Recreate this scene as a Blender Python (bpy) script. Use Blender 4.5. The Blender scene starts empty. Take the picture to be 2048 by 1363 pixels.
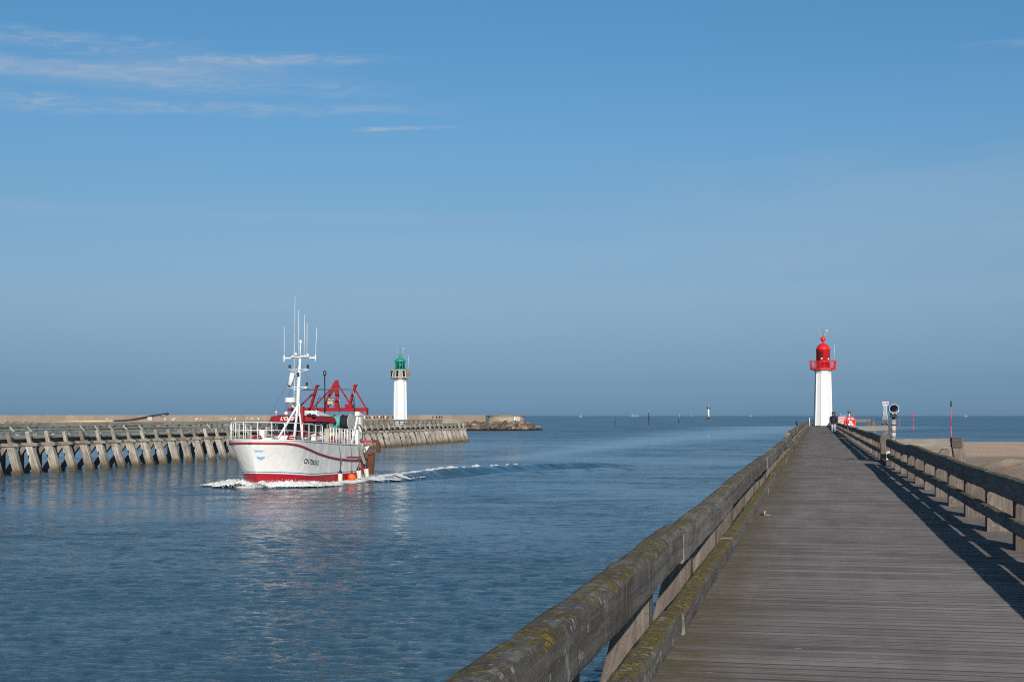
import bpy, bmesh, math, random
import numpy as np
from mathutils import Vector, Matrix, noise as mnoise
random.seed(7)
R = math.radians
SC = bpy.context.scene
COL = SC.collection
TH = R(12.03)                       # the jetty runs along +Y; the camera looks this far to its left
FWD = Vector((-math.sin(TH), math.cos(TH), 0)); RGT = Vector((math.cos(TH), math.sin(TH), 0))
EYE = 5.0; DECK = 3.5; FPX = 2844.0

def at(px, py, d):
    """photo pixel (2048 wide) at depth d -> world point"""
    p = FWD*d + RGT*((px-1024)/FPX*d)
    return Vector((p.x, p.y, EYE-(py-831)/FPX*d))
def onwater(px, py):
    return at(px, py, EYE*FPX/(py-831))
def lerp(a, b, t): return a+(b-a)*t
def interp(tab, x):
    if x <= tab[0][0]: return tab[0][1]
    for (x0, y0), (x1, y1) in zip(tab, tab[1:]):
        if x <= x1: return y0+(y1-y0)*(x-x0)/(x1-x0)
    return tab[-1][1]
def rj(a): return random.uniform(-a, a)

# ------------------------------------------------------------------ mesh builder
class MB:
    def __init__(s): s.v=[]; s.f=[]; s.uv=[]; s.t=[]; s.m=[]; s.s=[]
    def add(s, vs, fs, uvs=None, tint=None, mat=0, smooth=False):
        o=len(s.v); s.v.extend([tuple(v) for v in vs])
        if tint is None: tint=random.random()
        for i, f in enumerate(fs):
            s.f.append([o+k for k in f]); s.t.append(tint); s.m.append(mat); s.s.append(smooth)
            s.uv.append(uvs[i] if uvs else [(0.0,0.0)]*len(f))
    def sweep(s, path, prof, up=(0,0,1), scales=None, cap=True, jit=0.0, tint=None, mat=0, smooth=False, closed=False):
        path=[Vector(p) for p in path]; n=len(path); k=len(prof)
        up=Vector(up); vs=[]; L=[0.0]
        for i in range(1,n): L.append(L[-1]+(path[i]-path[i-1]).length)
        per=[0.0]
        for i in range(k):
            a=prof[i]; b=prof[(i+1)%k]; per.append(per[-1]+math.hypot(b[0]-a[0], b[1]-a[1]))
        uo=random.random()*50; vo=random.random()*50
        for i in range(n):
            if closed: t=path[(i+1)%n]-path[i-1]
            elif i==0: t=path[1]-path[0]
            elif i==n-1: t=path[-1]-path[-2]
            else: t=(path[i+1]-path[i]).normalized()+(path[i]-path[i-1]).normalized()
            t.normalize()
            side=t.cross(up)
            if side.length<1e-5: side=t.cross(Vector((1,0,0)))
            side.normalize(); u2=side.cross(t)
            sc=scales[i] if scales else 1.0
            if not isinstance(sc,(tuple,list)): sc=(sc,sc)
            for (a,b) in prof:
                p=path[i]+side*(a*sc[0])+u2*(b*sc[1])
                if jit: p+=Vector((rj(jit),rj(jit),rj(jit)))
                vs.append(p)
        fs=[]; uvs=[]
        for i in range(n if closed else n-1):
            i2=(i+1)%n
            for j in range(k):
                j2=(j+1)%k
                fs.append([i*k+j, i*k+j2, i2*k+j2, i2*k+j])
                l1=L[i]+uo; l2=(L[i2] if i2 else L[-1]+1)+uo
                uvs.append([(l1,per[j]+vo),(l1,per[j+1]+vo),(l2,per[j+1]+vo),(l2,per[j]+vo)])
        if cap and not closed:
            fs.append(list(range(k))[::-1]); uvs.append([(uo+p[0],vo+p[1]) for p in prof][::-1])
            fs.append([(n-1)*k+j for j in range(k)]); uvs.append([(uo+p[0],vo+p[1]) for p in prof])
        # orient outwards: profile given counter-clockwise in (side, up) seen along -t
        s.add(vs, fs, uvs, tint, mat, smooth)
    def beam(s, p0, p1, w, h, up=(0,0,1), tint=None, mat=0, bev=0.0, seg=1, jit=0.0, scales=None):
        a=w/2; b=h/2
        prof=[(-a,-b),(a,-b),(a,b),(-a,b)] if not bev else [(-a+bev,-b),(a-bev,-b),(a,-b+bev),(a,b-bev),(a-bev,b),(-a+bev,b),(-a,b-bev),(-a,-b+bev)]
        p0=Vector(p0); p1=Vector(p1)
        s.sweep([p0.lerp(p1,i/seg) for i in range(seg+1)], prof, up, scales, jit=jit, tint=tint, mat=mat)
    def box(s, c, sz, tint=None, mat=0, rz=0.0, bev=0.0):
        c=Vector(c); d=Vector((math.cos(rz),math.sin(rz),0))*(sz[0]/2)
        s.beam(c-d, c+d, sz[1], sz[2], tint=tint, mat=mat, bev=bev)
    def tube(s, path, r, n=8, tint=None, mat=0, smooth=True, scales=None, closed=False):
        prof=[(r*math.cos(2*math.pi*i/n), r*math.sin(2*math.pi*i/n)) for i in range(n)]
        up=(0,0,1)
        d=Vector(path[-1])-Vector(path[0])
        if d.length and abs(d.normalized().z)>.9: up=(0,1,0)
        s.sweep(path, prof, up, scales, tint=tint, mat=mat, smooth=smooth, closed=closed)
    def lathe(s, prof, n=24, c=(0,0,0), tint=None, mat=0, smooth=True, rot=0.0, cap=True, M=None):
        """prof: list of (r, z) bottom to top"""
        c=Vector(c); vs=[]
        for (r,z) in prof:
            for i in range(n):
                a=rot+2*math.pi*i/n; p=Vector((r*math.cos(a), r*math.sin(a), z))
                if M: p=M@p
                vs.append(c+p)
        fs=[]
        for k in range(len(prof)-1):
            for i in range(n):
                i2=(i+1)%n; fs.append([k*n+i,k*n+i2,(k+1)*n+i2,(k+1)*n+i])
        if cap:
            fs.append(list(range(n))[::-1]); fs.append([(len(prof)-1)*n+i for i in range(n)])
        s.add(vs, fs, None, tint, mat, smooth)
    def sphere(s, c, r, n=12, sz=(1,1,1), tint=None, mat=0):
        m=max(6,n//2+2)
        prof=[(max(1e-4,math.sin(math.pi*i/m))*r, -math.cos(math.pi*i/m)*r) for i in range(m+1)]
        s.lathe(prof, n, c, tint, mat, True, M=Matrix.Diagonal(sz))
    def prism(s, poly, axis_o, ex, ey, depth, tint=None, mat=0):
        """2-D polygon in plane (ex, ey) at axis_o, extruded by vector depth"""
        o=Vector(axis_o); ex=Vector(ex); ey=Vector(ey); dp=Vector(depth); n=len(poly)
        vs=[o+ex*a+ey*b for a,b in poly]+[o+ex*a+ey*b+dp for a,b in poly]
        fs=[list(range(n))[::-1],[n+i for i in range(n)]]
        for i in range(n): j=(i+1)%n; fs.append([i,j,n+j,n+i])
        uv=[[(v.dot(ex)*1.0,v.dot(ey)*1.0) for v in [vs[k] for k in f]] for f in fs]
        s.add(vs, fs, uv, tint, mat)
    def mesh(s, name, mats):
        me=bpy.data.meshes.new(name); me.from_pydata(s.v, [], s.f)
        if not isinstance(mats,(list,tuple)): mats=[mats]
        for m in mats: me.materials.append(m)
        uvl=me.uv_layers.new(name='UVMap')
        flat=[c for f in s.uv for p in f for c in p]
        uvl.data.foreach_set('uv', flat)
        at_=me.attributes.new('tint','FLOAT','FACE'); at_.data.foreach_set('value', s.t)
        me.polygons.foreach_set('material_index', s.m)
        me.polygons.foreach_set('use_smooth', s.s)
        me.update()
        bm=bmesh.new(); bm.from_mesh(me); bmesh.ops.recalc_face_normals(bm, faces=bm.faces); bm.to_mesh(me); bm.free()
        return me
    def build(s, name, mats, parent=None):
        return link(name, s.mesh(name, mats), parent)
def link(name, me, parent=None, loc=None, rz=0):
    o=bpy.data.objects.new(name, me); COL.objects.link(o)
    if parent: o.parent=parent
    if loc is not None: o.location=loc
    if rz: o.rotation_euler=(0,0,rz)
    return o
def tag(o, label=None, cat=None, group=None, kind=None):
    if label: o['label']=label
    if cat: o['category']=cat
    if group: o['group']=group
    if kind: o['kind']=kind
    return o
def thing(name, label, cat, loc=(0,0,0), rz=0, group=None):
    o=bpy.data.objects.new(name, None); COL.objects.link(o); o.location=loc; o.rotation_euler=(0,0,rz)
    o.empty_display_size=.3
    return tag(o,label,cat,group)
def circle(r, n, rot=0): return [(r*math.cos(rot+2*math.pi*i/n), r*math.sin(rot+2*math.pi*i/n)) for i in range(n)]
def copy_tree(root, loc, rz=0, label=None):
    r=root.copy(); COL.objects.link(r); r.location=loc; r.rotation_euler=(0,0,rz)
    if label: r['label']=label
    for ch in list(root.children):
        c=ch.copy(); COL.objects.link(c); c.parent=r
    return r
def text_mesh(txt, size, shear=0.0, extr=0.0, align='CENTER', bold=0.0):
    cu=bpy.data.curves.new('lettering','FONT'); cu.body=txt; cu.size=size; cu.shear=shear; cu.align_x=align; cu.align_y='CENTER'
    cu.extrude=extr; cu.offset=bold
    o=bpy.data.objects.new('lettering',cu); COL.objects.link(o)
    dg=bpy.context.evaluated_depsgraph_get(); me=bpy.data.meshes.new_from_object(o.evaluated_get(dg))
    bpy.data.objects.remove(o); bpy.data.curves.remove(cu)
    return me

# ------------------------------------------------------------------ materials
class NT:
    def __init__(s, nt): s.nt=nt
    def n(s, t, **kw):
        nd=s.nt.nodes.new(t)
        for k,v in kw.items(): setattr(nd,k,v)
        return nd
    def set(s, sock, v):
        if hasattr(v,'is_linked') or isinstance(v,bpy.types.NodeSocket): s.nt.links.new(v, sock)
        elif v is not None:
            if isinstance(v,(tuple,list)) and len(v)==3 and sock.type=='RGBA': v=(*v,1)
            sock.default_value=v
    def math(s, op, a, b=None, c=None, clamp=False):
        nd=s.n('ShaderNodeMath', operation=op, use_clamp=clamp)
        s.set(nd.inputs[0],a); s.set(nd.inputs[1],b); s.set(nd.inputs[2],c)
        return nd.outputs[0]
    def vmath(s, op, a, b=None):
        nd=s.n('ShaderNodeVectorMath', operation=op); s.set(nd.inputs[0],a); s.set(nd.inputs[1],b); return nd.outputs[0]
    def noise(s, vec, scale, detail=3, rough=.55, dist=0.0):
        nd=s.n('ShaderNodeTexNoise'); s.set(nd.inputs['Vector'],vec)
        nd.inputs['Scale'].default_value=scale; nd.inputs['Detail'].default_value=detail; nd.inputs['Roughness'].default_value=rough; nd.inputs['Distortion'].default_value=dist
        return nd.outputs['Fac']
    def mix(s, f, a, b, blend='MIX'):
        nd=s.n('ShaderNodeMix', data_type='RGBA', blend_type=blend)
        s.set(nd.inputs[0],f); s.set(nd.inputs[6],a); s.set(nd.inputs[7],b); return nd.outputs[2]
    def mixf(s, f, a, b):
        nd=s.n('ShaderNodeMix', data_type='FLOAT'); s.set(nd.inputs[0],f); s.set(nd.inputs[2],a); s.set(nd.inputs[3],b); return nd.outputs[0]
    def ramp(s, f, stops, interp='LINEAR'):
        nd=s.n('ShaderNodeValToRGB'); s.set(nd.inputs[0],f); e=nd.color_ramp.elements; nd.color_ramp.interpolation=interp
        while len(e)>1: e.remove(e[-1])
        e[0].position=stops[0][0]; e[0].color=(*stops[0][1],1) if isinstance(stops[0][1],(tuple,list)) else (stops[0][1],)*3+(1,)
        for p,c in stops[1:]:
            x=e.new(p); x.color=(*c,1) if isinstance(c,(tuple,list)) else (c,c,c,1)
        return nd.outputs['Color']
    def step(s, f, lo, hi):
        nd=s.n('ShaderNodeMapRange', interpolation_type='SMOOTHSTEP'); s.set(nd.inputs[0],f); s.set(nd.inputs[1],lo); s.set(nd.inputs[2],hi); return nd.outputs[0]
    def scale(s, vec, sc):
        nd=s.n('ShaderNodeMapping'); s.set(nd.inputs['Vector'],vec); nd.inputs['Scale'].default_value=sc; return nd.outputs[0]
    def sep(s, vec):
        nd=s.n('ShaderNodeSeparateXYZ'); s.set(nd.inputs[0],vec); return nd.outputs
    def comb(s, x,y,z):
        nd=s.n('ShaderNodeCombineXYZ'); s.set(nd.inputs[0],x); s.set(nd.inputs[1],y); s.set(nd.inputs[2],z); return nd.outputs[0]
    def attr(s, name): return s.n('ShaderNodeAttribute', attribute_name=name).outputs['Fac']
    def bump(s, h, strength=.3, dist=.01, normal=None):
        nd=s.n('ShaderNodeBump'); s.set(nd.inputs['Height'],h); s.set(nd.inputs['Strength'],strength); s.set(nd.inputs['Distance'],dist)
        if normal is not None: s.set(nd.inputs['Normal'],normal)
        return nd.outputs[0]
    @property
    def geo(s): return s.n('ShaderNodeNewGeometry').outputs
    @property
    def tc(s): return s.n('ShaderNodeTexCoord').outputs
def new_mat(name):
    m=bpy.data.materials.new(name); m.use_nodes=True
    b=m.node_tree.nodes['Principled BSDF']
    return m, NT(m.node_tree), b
def paint(name, col, rough=.45, dirt=.25, dirtcol=None, sc=1.5, metal=0.0, spec=.4, streak=True, dent=0):
    m,t,b=new_mat(name); p=t.tc['Object']
    n1=t.noise(t.scale(p,(1,1,.25) if streak else (1,1,1)), sc*3, 4, .65); n2=t.noise(p, sc*14, 3)
    d=t.math('MULTIPLY', t.step(n1,.45,.8), dirt)
    dc=dirtcol or tuple(c*.45 for c in col)
    c=t.mix(d, col, dc)
    c=t.mix(t.math('MULTIPLY',n2,.25), c, tuple(x*.8 for x in col))
    t.set(b.inputs['Base Color'], c); b.inputs['Metallic'].default_value=metal; b.inputs['Specular IOR Level'].default_value=spec
    t.set(b.inputs['Roughness'], t.math('ADD', rough-.08, t.math('MULTIPLY',n1,.16)))
    nb=t.bump(n2,.08,.01)
    if dent: nb=t.bump(t.noise(t.scale(p,(1,1,.55)),1.1,2,.5),dent,.25,nb)
    t.set(b.inputs['Normal'], nb)
    return m
def wood(name, dark, light, moss=0.0, lichen=0.0, grain=28, ugrain=1.3, wet=False, grooves=False, edge=False, seam=.5, bumps=.35):
    m,t,b=new_mat(name)
    uv=t.tc['UV']; ob=t.geo['Position']; tint=t.attr('tint')
    g1=t.noise(t.scale(uv,(ugrain,grain,1)),1.0,4,.62,.4); g2=t.noise(t.scale(uv,(ugrain*4,grain*5,1)),1.0,2,.6); big=t.noise(ob,1.1,4,.6)
    f=t.math('ADD', t.math('MULTIPLY',g1,.75), t.math('MULTIPLY',g2,.25))
    c=t.mix(t.step(f,.3,.72), dark, light)
    c=t.mix(t.math('MULTIPLY',t.step(big,.42,.7),.55), c, tuple(x*.62 for x in dark))
    br=t.math('ADD', 1-seam*.42, t.math('MULTIPLY',tint,seam*.84))
    c=t.mix(1.0, c, t.comb(br,br,br), 'MULTIPLY')
    h=f
    if grooves:
        v=t.sep(uv)[1]; gr=t.math('PINGPONG', t.math('MULTIPLY',v,1.0), .012)
        gm=t.math('SUBTRACT',1.0,t.step(gr,.0,.005))
        c=t.mix(t.math('MULTIPLY',gm,.45), c, tuple(x*.3 for x in dark))
        h=t.math('SUBTRACT',h,gm)
    if edge:      # damp, mossy boards along the seaward edge, a pale worn strip in the middle
        x=t.sep(ob)[0]; e=t.math('SUBTRACT',1.0,t.step(x,-.85,-.12)); e2=t.step(x,1.7,2.5)
        en=t.noise(t.scale(ob,(3,9,1)),1.6,5,.7)
        mm=t.math('MULTIPLY', t.step(t.math('ADD',en,t.math('MULTIPLY',e,.22)),.62,.84), t.math('ADD',t.math('MULTIPLY',e,.70),.06))
        c=t.mix(t.math('MULTIPLY',t.math('MAXIMUM',e,e2),.62), c, t.mix(t.step(en,.35,.65),(.185,.150,.108),(.10,.080,.055)))
        wt=t.noise(t.scale(ob,(1.6,.22,1)),1.0,4,.6); c=t.mix(t.math('MULTIPLY',t.step(wt,.42,.68),.30),c,(.42,.39,.385)); c=t.mix(t.math('MULTIPLY',t.step(t.noise(t.scale(ob,(.8,2.5,1)),1.3,5,.7),.55,.75),.35),c,(.15,.13,.12))
        c=t.mix(mm, c, (.15,.125,.040))
        vo=t.n('ShaderNodeTexVoronoi'); t.set(vo.inputs['Vector'],t.scale(ob,(1.6,2.2,1))); vo.inputs['Scale'].default_value=1.3
        sp=t.math('LESS_THAN',vo.outputs['Distance'],t.math('MULTIPLY',.080,t.noise(ob,2.0,2)))
        c=t.mix(t.math('MULTIPLY',sp,.75), c, (.42,.42,.40))
    if moss:
        nz=t.sep(t.geo['Normal'])[2]
        mn=t.noise(ob,6.5,7,.75); mn2=t.noise(ob,34,5,.75)
        up=t.step(t.math('ADD',nz,t.math('MULTIPLY',t.math('SUBTRACT',mn2,.5),.9)),.25,.75)
        mk=t.math('MULTIPLY', up, t.step(t.math('ADD',mn,t.math('MULTIPLY',t.math('SUBTRACT',mn2,.5),.35)),.455-.12*(moss-1),.575-.12*(moss-1)))
        mc=t.mix(t.step(mn2,.42,.62), (.105,.085,.030), (.30,.215,.034))
        mc=t.mix(t.math('MULTIPLY',t.step(t.noise(ob,8.7,3),.66,.72),.8), mc, (.42,.24,.03))
        c=t.mix(t.math('MULTIPLY',t.math('MULTIPLY',up,t.step(t.noise(ob,4.1,6,.75),.50,.60)),.7), c, (.26,.25,.205))
        c=t.mix(t.math('MULTIPLY',mk,.92), c, mc); h=t.math('ADD',h,t.math('MULTIPLY',t.math('MULTIPLY',mk,mn2),2.2))
    if lichen:
        rn=t.noise(ob,42,5,.75); h=t.math('ADD',h,t.math('MULTIPLY',rn,1.2)); c=t.mix(t.math('MULTIPLY',t.step(rn,.48,.7),.35),c,tuple(x*.5 for x in dark))
        rv_=t.noise(t.scale(ob,(9,9,1.6)),2.0,4,.65); c=t.mix(t.math('MULTIPLY',t.step(rv_,.5,.72),.45),c,tuple(min(1,x*1.25) for x in light))
        vo=t.n('ShaderNodeTexVoronoi'); t.set(vo.inputs['Vector'],t.vmath('ADD',ob,t.comb(t.math('MULTIPLY',g1,.1),0,0))); vo.inputs['Scale'].default_value=13
        vr=t.noise(ob,2.3,3)
        lk=t.math('MULTIPLY', t.math('LESS_THAN',vo.outputs['Distance'],t.math('MULTIPLY',t.step(vr,.40,.68),.36)), t.step(t.noise(ob,60,2),.35,.6))
        c=t.mix(t.math('MULTIPLY',lk,lichen), c, (.36,.36,.32))
    if wet:       # dark weed and rust stain where the tide reaches
        z=t.sep(ob)[2]; zz=t.math('ADD',z,t.math('MULTIPLY',t.math('SUBTRACT',t.noise(ob,2.2,4),.5),1.1))
        c=t.mix(t.math('SUBTRACT',1.0,t.step(zz,.10,.80)), c, (.030,.030,.016))
        c=t.mix(t.math('MULTIPLY',t.math('SUBTRACT',1.0,t.step(zz,.4,1.5)),.45), c, (.16,.115,.075))
    t.set(b.inputs['Base Color'], c); b.inputs['Roughness'].default_value=.86; b.inputs['Specular IOR Level'].default_value=.25
    t.set(b.inputs['Normal'], t.bump(h, bumps, .012))
    return m
def plain(name, col, rough=.6, metal=0.0, var=.15, spec=.4, sc=8):
    m,t,b=new_mat(name); n=t.noise(t.tc['Object'],sc,3)
    t.set(b.inputs['Base Color'], t.mix(t.math('MULTIPLY',n,var*2), col, tuple(c*.6 for c in col)))
    b.inputs['Roughness'].default_value=rough; b.inputs['Metallic'].default_value=metal; b.inputs['Specular IOR Level'].default_value=spec
    return m
def rock(name, a, b_, c_, sc=1.0, bmp=.6, dist=.15, algae=False):
    m,t,b=new_mat(name); p=t.geo['Position']; n1=t.noise(p,sc,5,.65); n2=t.noise(p,sc*5,4,.7)
    c=t.mix(t.step(n1,.35,.65), a, b_); c=t.mix(t.step(n2,.55,.75), c, c_)
    tint=t.attr('tint'); c=t.mix(1.0,c,t.ramp(tint,[(0,(.62,.6,.6)),(.5,(1,.94,.9)),(1,(1.35,1.25,1.15))]),'MULTIPLY')
    if algae:
        z=t.math('ADD',t.sep(p)[2],t.math('MULTIPLY',n2,.6))
        c=t.mix(t.math('SUBTRACT',1.0,t.step(z,.5,1.2)), c, (.018,.018,.012))
    t.set(b.inputs['Base Color'],c); b.inputs['Roughness'].default_value=.9; b.inputs['Specular IOR Level'].default_value=.2
    t.set(b.inputs['Normal'],t.bump(n2,bmp,dist)); return m
def glass(name, col=(.01,.012,.016), rough=.06):
    m,t,b=new_mat(name); b.inputs['Base Color'].default_value=(*col,1); b.inputs['Roughness'].default_value=rough; b.inputs['Specular IOR Level'].default_value=.6
    n=t.noise(t.tc['Object'],3,2); t.set(b.inputs['Normal'],t.bump(n,.05,.02)); return m

M={}
M['deck']=wood('deck_boards',(.192,.166,.157),(.375,.338,.326),grain=34,grooves=True,edge=True,ugrain=.5,seam=.55,bumps=.7)
M['rail']=wood('weathered_rail',(.098,.087,.077),(.262,.240,.217),moss=1.0,lichen=.9,grain=22,bumps=.8)
M['mossrail']=wood('mossy_lower_rail',(.098,.087,.077),(.262,.240,.217),moss=1.9,lichen=.9,grain=22,bumps=.8)
M['boardside']=plain('dirty_board_edge',(.065,.055,.048),.95,var=.2)
M['post']=wood('pier_post',(.095,.074,.062),(.205,.172,.150),grain=34,lichen=.25,wet=True,ugrain=.9,bumps=.7)
M['underdeck']=wood('pier_girder',(.06,.05,.045),(.13,.11,.1),wet=True)
M['pile']=wood('jetty_pile',(.135,.11,.09),(.60,.56,.50),grain=9,wet=True,ugrain=.28,seam=.35,bumps=.9)
M['jrail']=wood('jetty_rail',(.25,.245,.20),(.50,.485,.41),grain=14,ugrain=.8,seam=.35)
M['jdark']=wood('jetty_girder',(.13,.11,.092),(.33,.285,.245),grain=14,ugrain=.8)
M['white']=paint('white_paint',(.76,.76,.75),.4,.35,(.50,.46,.40))
M['hullwhite']=paint('hull_white_paint',(.77,.765,.74),.34,.6,(.60,.545,.45),.7,dent=.30)
M['lhwhite']=paint('lighthouse_white_paint',(.76,.76,.76),.6,.45,(.56,.53,.47),.5)
M['red']=paint('red_paint',(.32,.016,.024),.40,.5,(.17,.012,.016))
M['lhred']=paint('lighthouse_red_paint',(.66,.020,.028),.42,.25,(.42,.016,.022))
M['antifoul']=paint('red_bottom_paint',(.37,.010,.022),.45,.5,(.24,.014,.02))
M['rub']=paint('dull_red_paint',(.29,.028,.040),.5,.5,(.18,.03,.03))
M['blue']=paint('blue_stripe_paint',(.02,.17,.33),.45,.2)
M['paleblue']=plain('pale_blue_lettering',(.17,.45,.66),.5)
M['black']=plain('black_fittings',(.012,.012,.014),.5)
M['ink']=plain('black_lettering',(.015,.015,.018),.5,var=.05)
M['glass']=glass('dark_glass'); M['redglass']=glass('red_glass',(.09,.006,.008)); M['greenglass']=glass('green_glass',(.004,.075,.085),.12)
M['green']=paint('green_paint',(.020,.30,.185),.45,.35,(.02,.16,.12))
M['concrete']=rock('stained_concrete',(.29,.26,.22),(.37,.335,.28),(.20,.18,.155),.8,.2,.02)
M['steel']=plain('galvanised_steel',(.42,.43,.44),.42,.6,.2)
M['greymetal']=plain('grey_pipe',(.20,.21,.21),.4,.5,.2)
M['rust']=paint('rusty_steel',(.115,.040,.020),.85,.95,(.028,.015,.012),1.6)
M['greypaint']=paint('grey_paint',(.46,.45,.42),.5,.35)
M['net_teal']=plain('teal_net',(.12,.46,.38),.9,var=.4,sc=14); M['net_black']=plain('black_net',(.018,.020,.026),.9,var=.3)
M['fender']=paint('scuffed_fender',(.70,.65,.54),.5,.5,(.40,.33,.24),2)
M['navy']=plain('navy_plastic',(.012,.020,.085),.4); M['orange']=paint('orange_buoy',(.80,.115,.012),.4,.2,(.5,.08,.02))
M['rope']=plain('grey_rope',(.10,.10,.09),.9); M['palerope']=plain('pale_rope',(.55,.5,.42),.9)
M['yellow']=paint('yellow_pipe_paint',(.66,.50,.25),.5,.3); M['darkhose']=plain('black_hose',(.025,.026,.032),.6)
M['lens']=plain('lamp_lens',(.75,.75,.72),.2,var=.03)
M['markred']=paint('hazed_red_paint',(.50,.085,.11),.5,.25); M['markgreen']=paint('faded_green_paint',(.10,.34,.22),.5,.2)  # the red is paled in its base colour to stand for sea haze
M['darkwood']=wood('marker_pole_wood',(.04,.035,.03),(.09,.08,.07))
M['ship']=plain('hazed_hull_paint',(.19,.18,.25),.7,var=.1); M['hazewhite']=plain('hazed_white_paint',(.22,.235,.30),.7,var=.05)  # distance haze is mixed into both base colours: paler, bluer than the paint

SKYCORR=[(0, (0.4319, 0.7567, 1.447)), (0.12, (0.4319, 0.7567, 1.447)), (0.62, (0.3632, 0.6446, 1.2796)), (1.43, (0.3268, 0.5469, 1.0625)), (2.64, (0.3691, 0.53, 0.8938)), (4.64, (0.4675, 0.5926, 0.8253)), (6.64, (0.5019, 0.6481, 0.8238)), (8.62, (0.5051, 0.6944, 0.8514)), (10.58, (0.4878, 0.7384, 0.8986)), (12.51, (0.4576, 0.7614, 0.9445)), (14.41, (0.4263, 0.7688, 0.9567)), (16.2, (0.4331, 0.7832, 0.9657)), (30, (0.33, 0.60, 0.74)), (55, (0.22, 0.40, 0.5)), (90, (0.2, 0.37, 0.46))]
SKYGAIN=1.0
CLOUDC=(4.0,4.7,5.7)
WBUMP=.55
WNEAR=.38
WFAR=.92
WROUGH=.26
WCOL1=(.029,.072,.108); WCOL2=(.041,.090,.127)

# ------------------------------------------------------------------ camera, sun, sky
cam=bpy.data.cameras.new('camera'); co=bpy.data.objects.new('camera',cam); COL.objects.link(co)
cam.lens=50; cam.sensor_width=36; cam.clip_start=.1; cam.clip_end=80000; cam.shift_y=149.5/2048
co.location=(0,0,EYE); co.rotation_euler=(R(90),0,TH); SC.camera=co
cam.dof.use_dof=False
SC.cycles.use_denoising=False; SC.cycles.filter_width=1.1
SC.view_settings.view_transform='Standard'; SC.view_settings.look='None'; SC.view_settings.exposure=0; SC.view_settings.gamma=1
SUN_EL=R(21.5); SUN_AZ=math.atan2(.304,-.953)       # azimuth from +Y towards +X
sdir=Vector((math.sin(SUN_AZ)*math.cos(SUN_EL), math.cos(SUN_AZ)*math.cos(SUN_EL), math.sin(SUN_EL)))
sl=bpy.data.lights.new('sun','SUN'); sl.energy=4.6; sl.angle=R(.5); sl.color=(1,.93,.84)
so=bpy.data.objects.new('sun',sl); COL.objects.link(so); so.rotation_euler=sdir.to_track_quat('Z','Y').to_euler(); so.location=(30,-60,60)
w=bpy.data.worlds.new('World'); SC.world=w; w.use_nodes=True
T=NT(w.node_tree); bg=w.node_tree.nodes['Background']; bg.inputs['Strength'].default_value=.1
sky=T.n('ShaderNodeTexSky', sky_type='NISHITA'); sky.sun_disc=False; sky.sun_elevation=SUN_EL; sky.sun_rotation=SUN_AZ
sky.air_density=1.0; sky.dust_density=1.0; sky.ozone_density=2.0; sky.altitude=0
dirv=T.tc['Generated']; X,Y,Z=T.sep(dirv)
el=T.math('MULTIPLY', T.math('ARCSINE',Z), 180/math.pi)
az=T.math('MULTIPLY', T.math('ARCTAN2',X,Y), 180/math.pi)   # from +Y towards +X, degrees
# clear, hazy-horizon tint of the air, by height above the horizon
SKYC=SKYCORR
cr=T.ramp(T.math('DIVIDE',el,90,clamp=True), [(e/90,c) for e,c in SKYC])
skyc=T.mix(1.0, sky.outputs[0], cr, 'MULTIPLY')
skyc=T.vmath('SCALE',skyc); skyc.node.inputs['Scale'].default_value=SKYGAIN
# thin cirrus streaks, laid out by compass direction and height
cv=T.comb(T.math('MULTIPLY',az,.30), T.math('ADD',T.math('MULTIPLY',el,1.7),T.math('MULTIPLY',az,-.10)), 0)
fine=T.noise(cv,1.9,9,.74,.8); soft=T.noise(cv,.55,3,.5,.3)
cm=None
def band(e0, slope, azc, thick, a0, a1, soft_az, amt, veil=False):
    global cm
    c=T.math('ADD', T.math('MULTIPLY',T.math('SUBTRACT',az,azc),slope), e0)
    c=T.math('ADD', c, T.math('MULTIPLY',T.math('SUBTRACT',soft,.5),thick*1.6))
    dd=T.math('DIVIDE', T.math('ABSOLUTE',T.math('SUBTRACT',el,c)), thick)
    g=T.math('SUBTRACT',1.0,T.step(dd,.1,1.0))
    g=T.math('MULTIPLY', g, T.step(az,a0-soft_az,a0+soft_az)); g=T.math('MULTIPLY', g, T.math('SUBTRACT',1.0,T.step(az,a1-soft_az,a1+soft_az)))
    g=T.math('MULTIPLY', T.math('MULTIPLY', g, T.math('ADD',.75 if veil else (.42 if veil is None else .14),T.math('MULTIPLY',T.step(fine,.38,.70),.25 if veil else (.62 if veil is None else .95)))), amt)
    cm=g if cm is None else T.math('ADD',cm,g,clamp=True)
band(13.25,.050,-27,.85,-60,-21.5,5,.66,None)
band(13.95,.03,-20,.36,-25,-17.5,2.5,.48)
band(14.15,.02,-29,.50,-60,-25.5,3,.42)
band(11.85,.02,-29,.50,-60,-25.0,3,.52)
band(12.0,.03,-21,.40,-26,-15.5,3,.36)
band(11.35,.05,-16.5,.13,-18.3,-14.6,.7,.95)
band(12.75,.02,-21,.50,-26,-17,2.5,.30)
band(8.4,.012,9,2.3,-4,60,8,.20,True)
band(13.9,.0,9,.22,6,40,1.2,.30)
band(7.9,-.004,-25,.45,-60,-12,6,.13,True)
band(4.8,.004,-5,.8,-30,24,9,.10,True)
band(6.6,.006,5,1.3,-22,60,9,.10,True)
skyc=T.mix(cm, skyc, CLOUDC)
w.node_tree.links.new(skyc, bg.inputs['Color'])

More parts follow.
